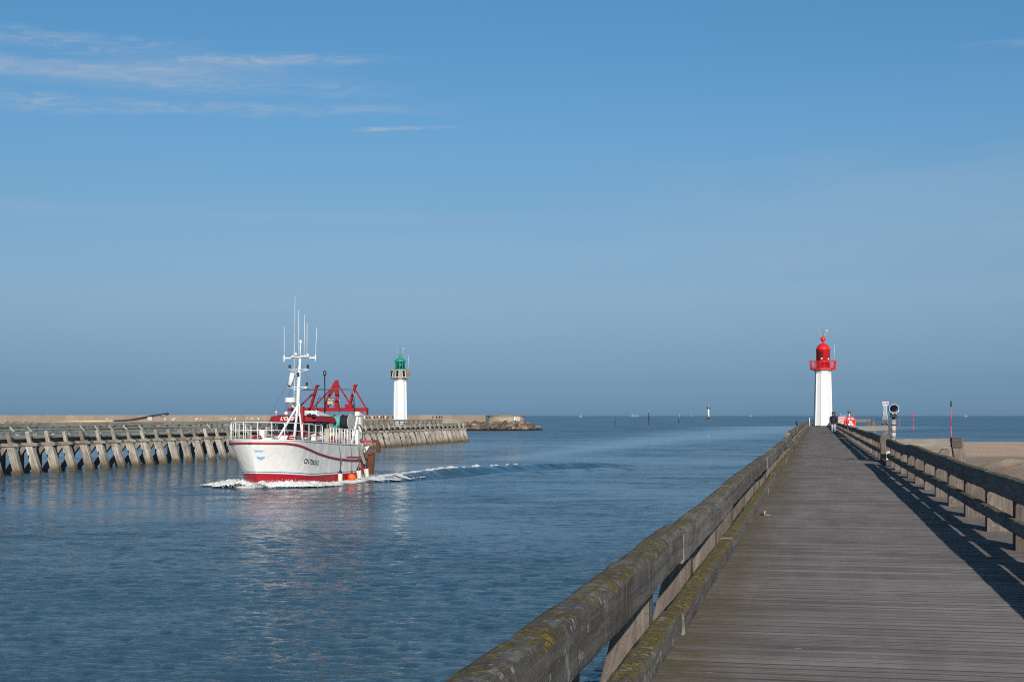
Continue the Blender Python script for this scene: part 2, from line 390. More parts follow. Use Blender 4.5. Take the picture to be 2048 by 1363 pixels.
# ------------------------------------------------------------------ the sea: one sheet, really waved, finest towards the camera
BOAT_STEM=at(512,0,99.5); BOAT_STEM.z=0
slick_px=[(900,938,5),(1010,918,6),(1130,903,9),(1240,890,14),(1340,878,22),(1450,868,34),(1560,859,50),(1650,853,75)]
slick_w=[(onwater(a,b),wd) for a,b,wd in slick_px]
arm=[onwater(728,962),onwater(800,956),onwater(890,945.5),onwater(1000,938.5),onwater(1090,933.5),onwater(1185,930.5),onwater(1300,925)]
def seg_dist(x,y,pts):
    """distance to a polyline, and how far along it (0..n-1)"""
    best=np.full(x.shape,1e9); al=np.zeros(x.shape); side=np.zeros(x.shape)
    for i in range(len(pts)-1):
        a=pts[i]; b=pts[i+1]; dx=b.x-a.x; dy=b.y-a.y; L2=dx*dx+dy*dy
        t=np.clip(((x-a.x)*dx+(y-a.y)*dy)/L2,0,1); px=x-(a.x+t*dx); py=y-(a.y+t*dy); d=np.hypot(px,py)
        m=d<best; best=np.where(m,d,best); al=np.where(m,i+t,al); side=np.where(m,np.sign(px*dy-py*dx),side)
    return best,al,side
def build_sea():
    rng=np.random.default_rng(3)
    rows=[2.0]
    while rows[-1]<42000: rows.append(rows[-1]+max(.09,rows[-1]*.0027) if rows[-1]<1500 else rows[-1]*1.05)
    rows=np.array(rows)
    a_f=np.linspace(-R(25),R(25),600); rest=np.linspace(R(25),R(335),64)[1:-1]
    ang=np.concatenate([a_f,rest]); nA=len(ang); nR=len(rows)
    A,Rr=np.meshgrid(ang,rows)                     # angle to the right of the view axis
    dx=np.sin(A)*Rr; dd=np.cos(A)*Rr
    x=dd*FWD.x+dx*RGT.x; y=dd*FWD.y+dx*RGT.y
    z=np.zeros_like(x)
    sp=np.maximum(np.gradient(rows)[:,None], Rr*(R(50)/600))
    N=90
    lam=np.exp(rng.uniform(np.log(.20),np.log(1.15),N)); th=R(278)+rng.normal(0,R(30),N); ph=rng.uniform(0,6.28,N)
    slope=.0150*(lam/.6)**-.2
    front=(np.abs(A)<R(26))
    gust=np.zeros_like(x)
    for i in range(10):
        l=rng.uniform(25,120); t=rng.uniform(0,6.28); gust+=np.sin((x*np.cos(t)+y*np.sin(t))*6.283/l+rng.uniform(0,6.28))
    gust=np.clip(.82+.16*gust,.35,1.25)
    # wake slick
    sl=np.zeros_like(x); bd,al,sd=seg_dist(x,y,[p for p,_ in slick_w])
    wd=np.interp(al,np.arange(len(slick_w)),[q for _,q in slick_w])
    sl=np.clip(1-bd/wd,0,1); sl=sl*sl*(3-2*sl)*np.clip(al/1.5,0,1)*(Rr<1500)
    for i in range(N):
        a=slope[i]*lam[i]/6.283
        k=6.283/lam[i]
        att=np.clip((lam[i]/sp-2.2)/1.6,0,1)
        if att.max()<=0: continue
        z+=a*att*np.sin(k*(x*np.cos(th[i])+y*np.sin(th[i]))+ph[i])
    z*=gust*(1-.75*sl)
    foam=np.zeros_like(x)
    # bow-wave arm running out across the channel
    bd,al,sd=seg_dist(x,y,arm)
    amp=np.interp(al,[0,.6,2,3,4.5,5,6],[.10,.32,.44,.42,.38,.32,0.0]); wid=np.interp(al,[0,2,6],[.9,1.3,2.0])
    wob=np.sin(al*9.0)*.3+np.sin(al*23)*.2
    s_=bd*sd+wob*.4
    z+=amp*np.exp(-(s_/wid)**2) - .4*amp*np.exp(-((s_-2.2*wid)/(1.2*wid))**2) + .45*amp*np.exp(-((s_-5.2*wid)/(1.1*wid))**2)-.3*amp*np.exp(-((s_+3.4*wid)/(1.4*wid))**2)
    fo=np.interp(al,[0,.4,1.6,2.2,3.2,4.6,5,5.2],[1,1,.95,.72,.45,.26,.34,0]); foam=np.maximum(foam,fo*np.clip(1-np.abs(s_+.5)/np.interp(al,[0,1,2,6],[2.4,1.7,1.0,.6]),0,1))
    # churned water round the hull
    h=Vector((-.0999,-.9946)); pr=Vector((.9946,-.0999))
    lx=(x-BOAT_STEM.x)*(-h.x)+(y-BOAT_STEM.y)*(-h.y); ly=(x-BOAT_STEM.x)*pr.x+(y-BOAT_STEM.y)*pr.y   # aft, to port
    hw=np.interp(lx,[-1.2,0,2,5,14,22,40],[.2,.4,1.9,2.9,2.9,2.6,2.6])
    out=np.abs(ly)-hw
    near=np.where((lx>-1.6)&(lx<17),np.clip(1-np.abs(out)/np.interp(lx,[-1.5,0,4,14,17],[.9,1.9,2.0,1.6,1.3]),0,1),0)
    z+=.24*near*np.interp(lx,[-1.6,-.3,1.5,5,9,15],[0,1,1.0,.4,.15,.15]); foam=np.maximum(foam,near**.7)
    prop=np.where((lx>14)&(lx<80),np.clip(1-np.abs(ly)/3.4,0,1)*np.clip(1-(lx-14)/60,0,1),0); foam=np.maximum(foam,prop*.62)
    # small surf on the beach edge
    z*=np.clip(Rr/12,0.2,1)
    V=np.stack([x,y,z],-1).reshape(-1,3)
    idx=np.arange(nR*nA).reshape(nR,nA)
    q=np.stack([idx[:-1,:],np.roll(idx,-1,1)[:-1,:],np.roll(idx,-1,1)[1:,:],idx[1:,:]],-1).reshape(-1,4)[:,::-1]
    c=len(V); V=np.vstack([V,[[0,0,0]]])
    me=bpy.data.meshes.new('sea'); nq=len(q); tri=np.stack([np.roll(idx[0],-1),idx[0],np.full(nA,c)],-1)[:,::-1]
    me.vertices.add(len(V)); me.vertices.foreach_set('co',V.ravel())
    loops=np.concatenate([q.ravel(),tri.ravel()]); me.loops.add(len(loops)); me.loops.foreach_set('vertex_index',loops)
    me.polygons.add(nq+len(tri)); ls=np.concatenate([np.arange(nq)*4,nq*4+np.arange(len(tri))*3]); me.polygons.foreach_set('loop_start',ls)
    me.polygons.foreach_set('use_smooth',np.ones(nq+len(tri),bool))
    me.update(calc_edges=True); me.validate()
    for nm,arr in (('slick',sl),('foam',foam),('gust',gust)):
        at_=me.attributes.new(nm,'FLOAT','POINT'); at_.data.foreach_set('value',np.append(arr.ravel(),0).astype(np.float32))
    return me
m,t,b=new_mat('sea_water'); p=t.geo['Position']
slk=t.attr('slick'); fm=t.attr('foam'); gu=t.attr('gust')
rp=t.n('ShaderNodeVectorRotate', rotation_type='Z_AXIS'); t.set(rp.inputs['Vector'],p); rp.inputs['Angle'].default_value=-TH
rv=rp.outputs[0]
n1=t.noise(t.scale(rv,(.6,1.4,1)),5.0,4,.62,.3); n2=t.noise(t.scale(rv,(.6,1.4,1)),.75,4,.6,.3); n4=t.noise(t.scale(rv,(.55,1.4,1)),1.7,3,.6,.3); n3=t.noise(t.scale(rv,(.35,1,1)),.13,4,.6)
hh=t.math('ADD', t.math('ADD',t.math('MULTIPLY',n1,.085),t.math('MULTIPLY',n4,.24)), t.math('ADD',t.math('MULTIPLY',n2,.38),t.math('MULTIPLY',n3,.22)))
amt=t.math('MULTIPLY', t.math('SUBTRACT',1.0,t.math('MULTIPLY',slk,.82)), gu)
far=t.step(t.vmath('LENGTH',p).node.outputs['Value'],20,110)
vfar=t.step(t.vmath('LENGTH',p).node.outputs['Value'],70,450)
nrm=t.bump(hh, t.math('MULTIPLY',amt,WBUMP), 1.0)
def chop(sc,seed):      # wavelets finer than the mesh: slopes straight from noise
    nd=t.n('ShaderNodeTexNoise'); t.set(nd.inputs['Vector'],t.vmath('ADD',t.scale(rv,(.6,1.4,1)),(seed,seed*1.7,0))); nd.inputs['Scale'].default_value=sc; nd.inputs['Detail'].default_value=4; nd.inputs['Roughness'].default_value=.62
    return t.vmath('SUBTRACT',nd.outputs['Color'],(.5,.5,.5))
cw=t.vmath('ADD',t.vmath('ADD',chop(1.5,3.0),chop(.5,9.0)),chop(.16,21.0))
cw=t.vmath('MULTIPLY',cw,(.8,1.25,0))
r2=t.n('ShaderNodeVectorRotate', rotation_type='Z_AXIS'); t.set(r2.inputs['Vector'],cw); r2.inputs['Angle'].default_value=TH
cs=t.vmath('SCALE',r2.outputs[0]); t.set(cs.node.inputs['Scale'], t.math('MULTIPLY',amt,t.mixf(far,WNEAR,WFAR)))
nrm=t.vmath('NORMALIZE',t.vmath('ADD',nrm,cs))
pat=t.noise(t.scale(rv,(.25,1,1)),.05,4,.6)
wc=t.mix(t.step(pat,.35,.65), WCOL1, WCOL2)
fn=t.noise(t.scale(p,(1,1,1)),1.9,6,.72); fl=t.noise(p,.8,3,.6)
fmask=t.step(t.math('ADD',fn,t.math('MULTIPLY',fm,.62)),.78,.98)
fmask=t.math('MULTIPLY',fmask,t.step(fm,.03,.2))
t.set(b.inputs['Base Color'], t.mix(fmask,wc,(.74,.74,.73)))
t.set(b.inputs['Roughness'], t.mixf(fmask,t.mixf(slk,t.mixf(vfar,.09,WROUGH),.07),.9)); b.inputs['IOR'].default_value=1.33
t.set(b.inputs['Specular IOR Level'], t.mixf(fmask,.5,.1)); t.set(b.inputs['Normal'],nrm)
sea_me=build_sea(); sea_me.materials.append(m); sea=link('sea',sea_me); tag(sea,kind='structure',label='blue rippled sea and harbour channel',cat='sea')

# ------------------------------------------------------------------ the beach on the right
def sand_h(v,u):
    d=u*math.cos(TH)-v*math.sin(TH)             # depth along the view
    h=interp([(10,2.0),(60,1.5),(110,1.3),(140,1.22),(195,1.0),(245,.55),(262,.0),(300,-1.0),(360,-2)],d+4*mnoise.noise(Vector((v*.03,u*.03,2))))
    h+=.10*mnoise.noise(Vector((v*.06,u*.05,0)))*min(1,max(0,(240-d)/60))
    # heaped, rough sand by the near end of the pier
    c=at(2092,940,92); r=math.hypot((v-c.x)/4.6,(u-c.y)/13.0)
    k=max(0,1-r*r)
    h+=k*(.75+.5*mnoise.fractal(Vector((v*.55,u*.35,1)),1,2,4))
    h+=.05*mnoise.fractal(Vector((v*.5,u*.4,5)),1,2,3)*min(1,max(.15,(150-d)/60))
    h*=1 if v>6 else 1
    if v<4.0: h-=(4.0-v)*.35
    return h
def build_sand():
    us=[10.0]
    while us[-1]<330: us.append(us[-1]+max(.45,us[-1]*.008))
    vs=[]; v=0.5
    while v<330: vs.append(v); v+=max(.35,(v-2)*.035)
    V=[(v,u,sand_h(v,u)) for u in us for v in vs]; n=len(vs)
    F=[(i*n+j,i*n+j+1,(i+1)*n+j+1,(i+1)*n+j) for i in range(len(us)-1) for j in range(n-1)]
    me=bpy.data.meshes.new('sand'); me.from_pydata(V,[],F); me.polygons.foreach_set('use_smooth',[True]*len(F)); me.update(); return me
m,t,b=new_mat('beach_sand'); p=t.geo['Position']; z=t.sep(p)[2]
n1=t.noise(p,.35,4,.6); n2=t.noise(p,3.0,6,.7); n3=t.noise(p,14,3,.7)
# camera-independent: the damp, trodden band lies inshore of the clean tide-washed sand
inl=t.math('ADD', t.math('MULTIPLY',t.sep(p)[1],math.cos(TH)), t.math('MULTIPLY',t.sep(p)[0],-math.sin(TH)))
band_=t.math('SUBTRACT',1.0,t.step(t.math('ADD',inl,t.math('MULTIPLY',t.math('SUBTRACT',n1,.5),12)),128,137))
c=t.mix(t.step(n1,.35,.7),(.70,.50,.36),(.62,.44,.315))
c=t.mix(t.math('MULTIPLY',band_,.75), c, (.315,.23,.17))
c=t.mix(t.step(t.math('ADD',z,t.math('MULTIPLY',n2,.35)),1.95,2.45), c, (.60,.50,.39))
c=t.mix(t.math('MULTIPLY',t.step(n2,.45,.7),.55), c, (.33,.25,.19))
wet=t.math('SUBTRACT',1.0,t.step(z,.05,.30)); c=t.mix(wet,c,(.22,.18,.15))
t.set(b.inputs['Base Color'],c); t.set(b.inputs['Roughness'],t.mixf(wet,.95,.35)); b.inputs['Specular IOR Level'].default_value=.25
t.set(b.inputs['Normal'],t.bump(t.math('ADD',n2,t.math('MULTIPLY',n3,.4)),.9,.10))
sm=build_sand(); sm.materials.append(m); sand=link('sand',sm); tag(sand,kind='structure',label='pale brown beach sand beside the pier',cat='beach')

# ------------------------------------------------------------------ our pier: deck, girders, and its two railings
END=212.0
pier=thing('wooden_pier','long weathered plank pier running out to the red lighthouse','pier',(0,0,0))
mb=MB(); u=-6.0
while u<END:
    u+=random.choice((0,0,0,0,.004,.004,.012,.022))
    wd=random.uniform(.115,.185); g=.010 if u<60 else .014
    z=DECK+rj(.0007); xa=-.92+rj(.02); xb=2.75+rj(.02); ya=u+.003; yb=u+wd-.003; c_=random.choice((.005,.006,.008,.012)); tn=random.random(); o1=random.random()*40; o2=random.random()*40
    q=[(xa,ya+c_,z),(xb,ya+c_,z),(xb,yb-c_,z),(xa,yb-c_,z)]; k=[(xa,ya,z-.006),(xb,ya,z-.006),(xb,yb,z-.006),(xa,yb,z-.006)]; b0=[(x_,y_,z-.045) for x_,y_,_ in k]
    mb.add(q,[[0,1,2,3]],[[(o1,o2),(o1+3.67,o2),(o1+3.67,o2+wd),(o1,o2+wd)]],tn,0)
    mb.add(q+k+b0,[[4,5,1,0],[5,6,2,1],[6,7,3,2],[7,4,0,3],[8,9,5,4],[9,10,6,5],[10,11,7,6],[11,8,4,7],[11,10,9,8]],None,tn,1)
    u+=wd
mb.build('deck',[M['deck'],M['boardside']],pier)
for v in (-.6,.25,1.1,2.2):
    mb=MB(); mb.beam((v,-6,DECK-.22),(v,END,DECK-.22),.22,.32); mb.build('girder',M['underdeck'],pier)
u=3.0
while u<END:
    mb=MB(); mb.beam((-1.3,u,DECK-.53),(3.0,u,DECK-.53),.28,.28); mb.build('cap_beam',M['underdeck'],pier); u+=2.68*2
RPROF=lambda w,h,c:[(-w/2,-h/2),(w/2-.01,-h/2),(w/2,-h/2+.015),(w/2,h/2-c*1.1),(w/2-c*.45,h/2-c*.28),(w/2-c*1.3,h/2),(-w/2+c*1.2,h/2),(-w/2+c*.35,h/2-c*.35),(-w/2,h/2-c*1.2)]
def rail_run(parent,name,v,z,w,h,u0,u1,piece,cham,side,mat,wander=.012,joint=.005):
    """timbers laid end to end; side=+1 flips the profile so the worn edge faces the deck"""
    u=u0
    while u<u1-.05:
        e=min(u+piece+rj(.15),u1)
        if u1-e<1.0: e=u1
        seg=max(2,int((e-u)/.22)) if u<70 else max(2,int((e-u)/1.2))
        mb=MB(); hz=rj(wander); hv=rj(.010); sag=rj(wander)
        pts=[]; sc=[]
        for i in range(seg+1):
            s=i/seg; yy=lerp(u+joint/2,e-joint/2,s)
            nx=.5*mnoise.noise(Vector((yy*1.3,z*7,v))); nz=.55*mnoise.noise(Vector((yy*.9,z*7+9,v)))
            pts.append((v+hv+.008*nx, yy, z+hz+sag*math.sin(s*math.pi)+(.010 if side>0 else .004)*nz))
            k=1+(.028 if side>0 else .02)*mnoise.noise(Vector((yy*2.2,3+z,v)))
            if i in (0,seg): k*=.965 if u<51 else .99
            sc.append((k,1+(.03 if side>0 else .02)*mnoise.noise(Vector((yy*1.7,8+z,v)))))
        prof=RPROF(w,h,cham)
        if side<0: prof=[(-a,b) for a,b in prof][::-1]
        mb.sweep(pts,prof,scales=sc,jit=.004 if u<40 else 0,tint=random.random(),smooth=False)
        mb.build(name,mat,parent)
        u=e
def post_left(parent,u,dv=0,top=4.00):
    mb=MB(); w=.22+rj(.015); t=random.random(); zs=[top+rj(.02),3.42,-1.8]
    inn=[-.945+dv+rj(.006)]*2+[-1.85]; out=[-1.10,-1.24,-2.25]; 
    vs=[]
    for i in range(3):
        ww=w*(1+.05*i)
        for (a,b_) in ((inn[i],-1),(inn[i],1),(out[i]+(dv if i<2 else 0)+rj(.01),1),(out[i]+(dv if i<2 else 0),-1)): vs.append((a,u+b_*ww/2,zs[i]))
    fs=[]; uv=[]; o=random.random()*30
    L=[0,.8,5.9]
    for i in range(2):
        for j in range(4):
            j2=(j+1)%4; fs.append([i*4+j,i*4+j2,(i+1)*4+j2,(i+1)*4+j]); uv.append([(L[i]+o,j*.3),(L[i]+o,j*.3+.28),(L[i+1]+o,j*.3+.28),(L[i+1]+o,j*.3)])
    fs+= [[0,1,2,3],[11,10,9,8]]; uv+=[[(0,0),(0,.3),(.3,.3),(.3,0)]]*2
    mb.add(vs,fs,uv,t); mb.build('post',M['post'],parent)
def post_right(parent,u,dv=0,top=4.20,w=.24):
    mb=MB(); t=random.random(); zs=[top+rj(.02),3.42,-1.2]; inn=[2.178+dv+rj(.006)]*2+[2.65]; out=[2.43+dv,2.50+dv,3.25]
    vs=[]
    for i in range(3):
        for (a,b_) in ((inn[i],-1),(inn[i],1),(out[i]+rj(.01),1),(out[i],-1)): vs.append((a,u+b_*w/2,zs[i]))
    fs=[]; uv=[]; o=random.random()*30; L=[0,.8,5.5]
    for i in range(2):
        for j in range(4):
            j2=(j+1)%4; fs.append([i*4+j,i*4+j2,(i+1)*4+j2,(i+1)*4+j]); uv.append([(L[i]+o,j*.3),(L[i]+o,j*.3+.28),(L[i+1]+o,j*.3+.28),(L[i+1]+o,j*.3)])
    fs+= [[0,1,2,3],[11,10,9,8]]; uv+=[[(0,0),(0,.3),(.3,.3),(.3,0)]]*2
    mb.add(vs,fs,uv,t); mb.build('post',M['post'],parent)
# seaward (left) railing, near run and the higher far run
rl=thing('timber_railing','mossy weathered timber railing in the foreground on the channel side of the pier','railing',(0,0,0))
rail_run(rl,'top_rail',-.865,4.205,.15,.215,-2.0,51.0,5.36,.034,1,M['rail'],.018)
rail_run(rl,'lower_rail',-.862,3.725,.14,.145,-2.0,51.0,5.36,.030,1,M['mossrail'],.014)
u=2.82
while u<50.5: post_left(rl,u+rj(.05)); u+=2.80
rf=thing('timber_railing','far timber railing on the channel side, set higher, reaching the red lighthouse','railing',(0,0,0))
rail_run(rf,'top_rail',-.95,4.30,.17,.24,51.3,END-4,5.4,.04,1,M['rail'],.014)
rail_run(rf,'lower_rail',-.93,3.76,.15,.17,51.3,END-4,5.4,.03,1,M['rail'],.02)
u=51.5
while u<END-4: post_left(rf,u,-.07,4.36 if random.random()<.25 else 4.15); u+=2.72
# landward (right) railing in three runs with two openings
def right_run(lbl,u0,u1,dv=0,dz=0,first=None,endpost=False):
    r_=thing('timber_railing',lbl,'railing',(0,0,0))
    rail_run(r_,'top_rail',2.17+dv,4.20+dz,.15,.235,u0,u1,5.36,.040,-1,M['rail'],.02)
    rail_run(r_,'lower_rail',2.165+dv,3.795+dz,.115,.140,u0,u1,5.36,.025,-1,M['rail'],.012)
    u=first if first is not None else u0+.3
    while u<u1+.05: post_right(r_,u,dv); u+=2.68
    if endpost:
        mb=MB(); mb.beam((2.24+dv,u0-.14,DECK-.6),(2.24+dv,u0-.14,4.34+dz),.26,.30,up=(0,1,0),bev=.02); mb.build('end_post',M['post'],r_)
        mb=MB(); mb.box((2.24+dv,u0-.12,4.18+dz),(.30,.30,.20),bev=.015); mb.build('end_block',M['rail'],r_)
    return r_
right_run('dark timber railing in the right foreground beside the beach',3.0,44.3,0,0,3.35)
right_run('middle run of timber railing on the beach side beyond the telescope',48.6,95.5,0,.02,49.0,True)
right_run('farthest run of timber railing on the beach side, leading to the red lighthouse',98.5,END-4,.05,.0,98.8,True)
# rail closing the pier head behind the lighthouse
eb=thing('timber_railing','short dark railing closing the pier end behind the red lighthouse','railing',(0,0,0))
for z in (4.20,3.75):
    mb=MB(); mb.beam((-1.0,END-3.5,z),(2.4,END-3.5,z),.14,.17); mb.build('cross_rail',M['underdeck'],eb)
for v in (-1.0,.1,1.3,2.4):
    mb=MB(); mb.beam((v,END-3.35,3.3),(v,END-3.35,4.35),.2,.2,up=(0,1,0)); mb.build('post',M['underdeck'],eb)
mb=MB(); mb.tube([(-.75,END-8,3.5),(-.75,END-8,4.75)],.045); mb.build('white_post',M['white'],eb)
# buttress frames standing out over the beach
M['beam']=wood('buttress_beam',(.13,.115,.10),(.27,.24,.21),grain=16,ugrain=.6)
def buttress(u,v1,z,lbl):
    b_=thing('timber_buttress',lbl,'pier frame',(0,0,0),group='timber buttress frames on the beach side of the pier')
    mb=MB(); mb.beam((2.5,u,z),(v1,u+.05,z+.02),.34,.33,bev=.02,seg=4,jit=.01); mb.build('tie_beam',M['beam'],b_)
    mb=MB(); mb.beam((v1+.22,u+.05,z+.20),(v1+.95,u+.05,-.6),.36,.42,up=(0,1,0),bev=.02); mb.build('outer_post',M['post'],b_)
    mb=MB(); mb.beam((v1-.05,u+.05,z-.15),(v1-1.0,u+.05,z-1.35),.26,.26,up=(0,1,0)); mb.build('brace',M['post'],b_)
    mb=MB(); mb.beam((v1+.22,u-.22,z+.06),(v1+.22,u+.36,z+.06),.30,.30); mb.build('head_block',M['underdeck'],b_)
    mb=MB(); mb.beam((2.5,u,z-.8),(v1-.5,u,z-.8),.24,.24); mb.build('lower_tie',M['underdeck'],b_)
buttress(46.9,4.15,4.10,'nearest buttress beam and post standing out over the beach by the telescope')
buttress(104,5.05,4.10,'middle buttress beam, between the telescope and the life ring')
buttress(170,6.3,4.42,'farthest buttress beam, just right of the red life ring housing')
# opening by the telescope: sill and white bracket
mb=MB(); mb.box((2.34,46.5,DECK+.05),(.5,3.6,.14),bev=.01); o=mb.build('threshold_beam',M['post']); tag(o,'low grey timber sill across the railing opening by the telescope','sill')
mb=MB(); p=at(1773,918,47.0); y=46.2
mb.beam((2.22,y,3.5),(2.22,y,3.86),.05,.05,up=(0,1,0)); mb.beam((2.20,y,3.86),(2.52,y,3.86),.05,.05); mb.beam((2.5,y,3.5),(2.5,y,3.83),.05,.05,up=(0,1,0))
o=mb.build('step_bracket',M['white']); tag(o,'small white metal step bracket at the foot of the railing opening','bracket')

# ------------------------------------------------------------------ coin telescope
tl=thing('coin_telescope','grey and white viewing telescope on a column at the railing opening','telescope',(2.45,46.9,DECK+.02))
mb=MB(); mb.lathe([(.15,0),(.13,.04),(.070,.06),(.070,1.36)],16); mb.build('column',plain('grey_column',(.30,.30,.285),.5),tl)
mb=MB()
for z0,z1 in ((.98,1.16),(.80,.94),(1.22,1.25)): mb.lathe([(.073,z0),(.073,z1)],16)
mb.build('white_band',plain('dull_white_band',(.44,.44,.42),.5),tl)
mb=MB(); mb.lathe([(.075,.96),(.075,.975)],16); mb.lathe([(.075,.78),(.075,.795)],16); mb.lathe([(.075,1.17),(.075,1.20)],16); mb.build('dark_band',M['black'],tl)
mb=MB(); mb.lathe([(.05,1.36),(.06,1.5)],12); mb.box((-.0,-.02,1.50),(.20,.16,.13),bev=.02); mb.build('neck',M['black'],tl)
# octagonal hood facing along the pier
mb=MB(); zc=1.70
oc=[(.162*math.cos(R(22.5+45*i)),.162*math.sin(R(22.5+45*i))) for i in range(8)]; ic=[(a*.88,b_*.88) for a,b_ in oc]
for i in range(8):
    j=(i+1)%8; q=[oc[i],oc[j],ic[j],ic[i]]; mb.prism(q,(0,-.10,zc),(1,0,0),(0,0,1),(0,.24,0))
mb.build('hood_ring',plain('pale_grey_hood',(.46,.48,.50),.5),tl)
mb=MB(); mb.prism([(a*.55,b_*.66+.02) for a,b_ in oc],(0,-.115,zc),(1,0,0),(0,0,1),(0,.30,0)); 
mb.build('viewer_body',plain('navy_viewer',(.005,.007,.016),.8,spec=.1),tl)
mb=MB()
for i in range(0,8,2): mb.beam((oc[i][0]*.95,.05,zc+oc[i][1]*.95),(oc[i][0]*.4,.05,zc+oc[i][1]*.4),.02,.03,up=(0,1,0))
mb.build('hood_strut',M['greymetal'],tl)
for s in (-1,1):
    mb=MB(); mb.lathe([(.032,0),(.032,.05),(.02,.06)],12,(s*.05,-.11,zc-.15),M=Matrix.Rotation(R(90),3,'X')); mb.build('eyepiece',M['steel'],tl)
mb=MB(); mb.box((.13,-.06,zc-.08),(.05,.06,.05),bev=.01); mb.build('coin_slot',M['steel'],tl)
tl.rotation_euler=(0,0,R(6))

# ------------------------------------------------------------------ life ring housing, notice board
lr=thing('life_ring_housing','rounded red housing holding a red and white life ring behind the railing','life ring',at(1701,0,112).xy.to_3d()+Vector((0,0,3.43)),TH); lr.scale=(1.12,1.12,1.12)
W=.39; arc=[(W*math.cos(R(a)),.98+W*.98*math.sin(R(a))) for a in range(0,181,15)]
outl=[(-W,.35),(W,.35)]+arc
mb=MB(); mb.prism(outl,(0,.05,0),(1,0,0),(0,0,1),(0,.22,0)); mb.build('housing',M['lhred'],lr)
mb=MB()
for (a0,a1) in ((0,42),(138,180),(78,102),(180,222),(258,282),(318,360)):
    pts=[(.235*math.cos(R(a)),-.02,.98+.235*math.sin(R(a))) for a in np.linspace(a0,a1,8)]; mb.tube(pts,.058,10)
mb.build('life_ring',M['lhred'],lr)
mb=MB()
for (a0,a1) in ((42,78),(102,138),(222,258),(282,318)):
    pts=[(.235*math.cos(R(a)),-.02,.98+.235*math.sin(R(a))) for a in np.linspace(a0,a1,8)]; mb.tube(pts,.062,10)
mb.build('ring_band',M['lens'],lr)
mb=MB(); mb.box((0,.0,.92),(.22,.10,.30),bev=.03); mb.build('rope_bag',M['greypaint'],lr)
mb=MB(); mb.beam((-.1,.2,-.5),(-.1,.2,1.3),.08,.08,up=(0,1,0)); mb.build('mounting_post',M['greymetal'],lr)
lm=thing('pier_lamp','small round grey mesh lamp on a short white stem above the life ring','lamp',lr.location+Vector((-.09,.3,1.57))); lm.scale=(1.12,1.12,1.12)
mb=MB(); mb.tube([(0,0,-.5),(0,0,.18)],.03); mb.build('stem',M['white'],lm)
mb=MB(); mb.lathe([(.02,.14),(.10,.18),(.12,.26),(.12,.34),(.135,.36),(.08,.38)],12); mb.build('lamp_head',M['greymetal'],lm)
nb=thing('notice_board','small pale board with red lettering lines beside the life ring','sign',at(1684,0,136).xy.to_3d()+Vector((0,0,3.05)),TH); nb.scale=(1.33,1.33,1.33)
mb=MB(); mb.box((0,.03,1.14),(.52,.04,.50)); mb.build('board',plain('pale_sign_face',(.55,.38,.34),.5,var=.05),nb)
mb=MB()
for k,(w_,z) in enumerate(((.40,1.31),(.44,1.24),(.34,1.12),(.42,1.06),(.30,1.0))): mb.box((rj(.02),.006,z),(w_,.006,.030))
mb.build('lettering',M['markred'],nb)
mb=MB(); mb.beam((0,.09,-.5),(0,.09,1.3),.07,.07,up=(0,1,0)); mb.build('sign_post',M['greymetal'],nb)

# ------------------------------------------------------------------ things on the deck
def litter(pos):
    l=thing('deck_litter','scrap of crab shell and weed lying on the deck by the mossy rail','shell remains',pos)
    mb=MB()
    for i in range(5):
        a=rj(3.14); r=.05+.07*random.random(); mb.sphere((r*math.cos(a)*1.6,r*math.sin(a),.02),.03+.02*random.random(),6,(1.2,.8,.6))
    mb.build('shell_scrap',plain('brown_shell',(.30,.20,.14),.7),l)
    mb=MB()
    for i in range(7):
        a=rj(3.14); p0=Vector((rj(.1)-.06,rj(.1),.01)); mb.tube([p0,p0+Vector((.04*math.cos(a),.05*math.sin(a),.05)),p0+Vector((.12*math.cos(a),.1*math.sin(a),.03))],.012,5)
    mb.build('dry_weed',M['darkwood'],l)
    mb=MB(); mb.tube([(.03,0,.01),(.035,.0,.10),(.05,.01,.14)],.018,6); mb.build('claw',M['palerope'],l); l.scale=(.5,.5,.5)
litter((onwater(1,900)*0)+Vector((at(1527,1030,21.4).x,at(1527,1030,21.4).y,DECK)))

# ------------------------------------------------------------------ the two lighthouses
def octo(ap): return ap/math.cos(R(22.5))
def oct_tower(mb,prof,rot,mat=0):
    mb.lathe([(octo(r),z) for r,z in prof],8,rot=rot+R(22.5),smooth=False,mat=mat)
def vane(parent,z,mat):
    mb=MB(); mb.tube([(0,0,z),(0,0,z+1.25)],.022,6); mb.build('vane_staff',mat,parent)
    mb=MB()
    for a in (0,90): 
        c=Vector((math.cos(R(a+20)),math.sin(R(a+20)),0))*.48; mb.tube([Vector((0,0,z+.28))-c,Vector((0,0,z+.28))+c],.018,6)
        for s in (-1,1): mb.box(Vector((0,0,z+.30))+c*s,(.13,.02,.16))
    mb.build('compass_arms',mat,parent)
    mb=MB(); mb.tube([(-.5,0,z+.86),(.45,0,z+.86)],.02,6); mb.prism([(.3,-.10),(.72,-.08),(.72,.12),(.3,.10)],(0,0,z+.86),(1,0,0),(0,0,1),(0,.015,0)); mb.prism([(-.62,0),(-.42,-.1),(-.42,.1)],(0,0,z+.86),(1,0,0),(0,0,1),(0,.015,0))
    mb.build('weather_vane',mat,parent)
p=at(1646,0,203); rot0=TH+R(-90)       # one face squarely towards the pier
rlh=thing('red_lighthouse','white octagonal lighthouse with a red lantern and gallery at the pier end','lighthouse',(p.x,p.y,DECK),TH)
mb=MB(); oct_tower(mb,[(1.19,.06),(1.19,.10),(1.00,7.45),(1.02,7.55),(1.14,7.85),(1.2,7.98)],0)
mb.build('tower',M['lhwhite'],rlh)
mb=MB()
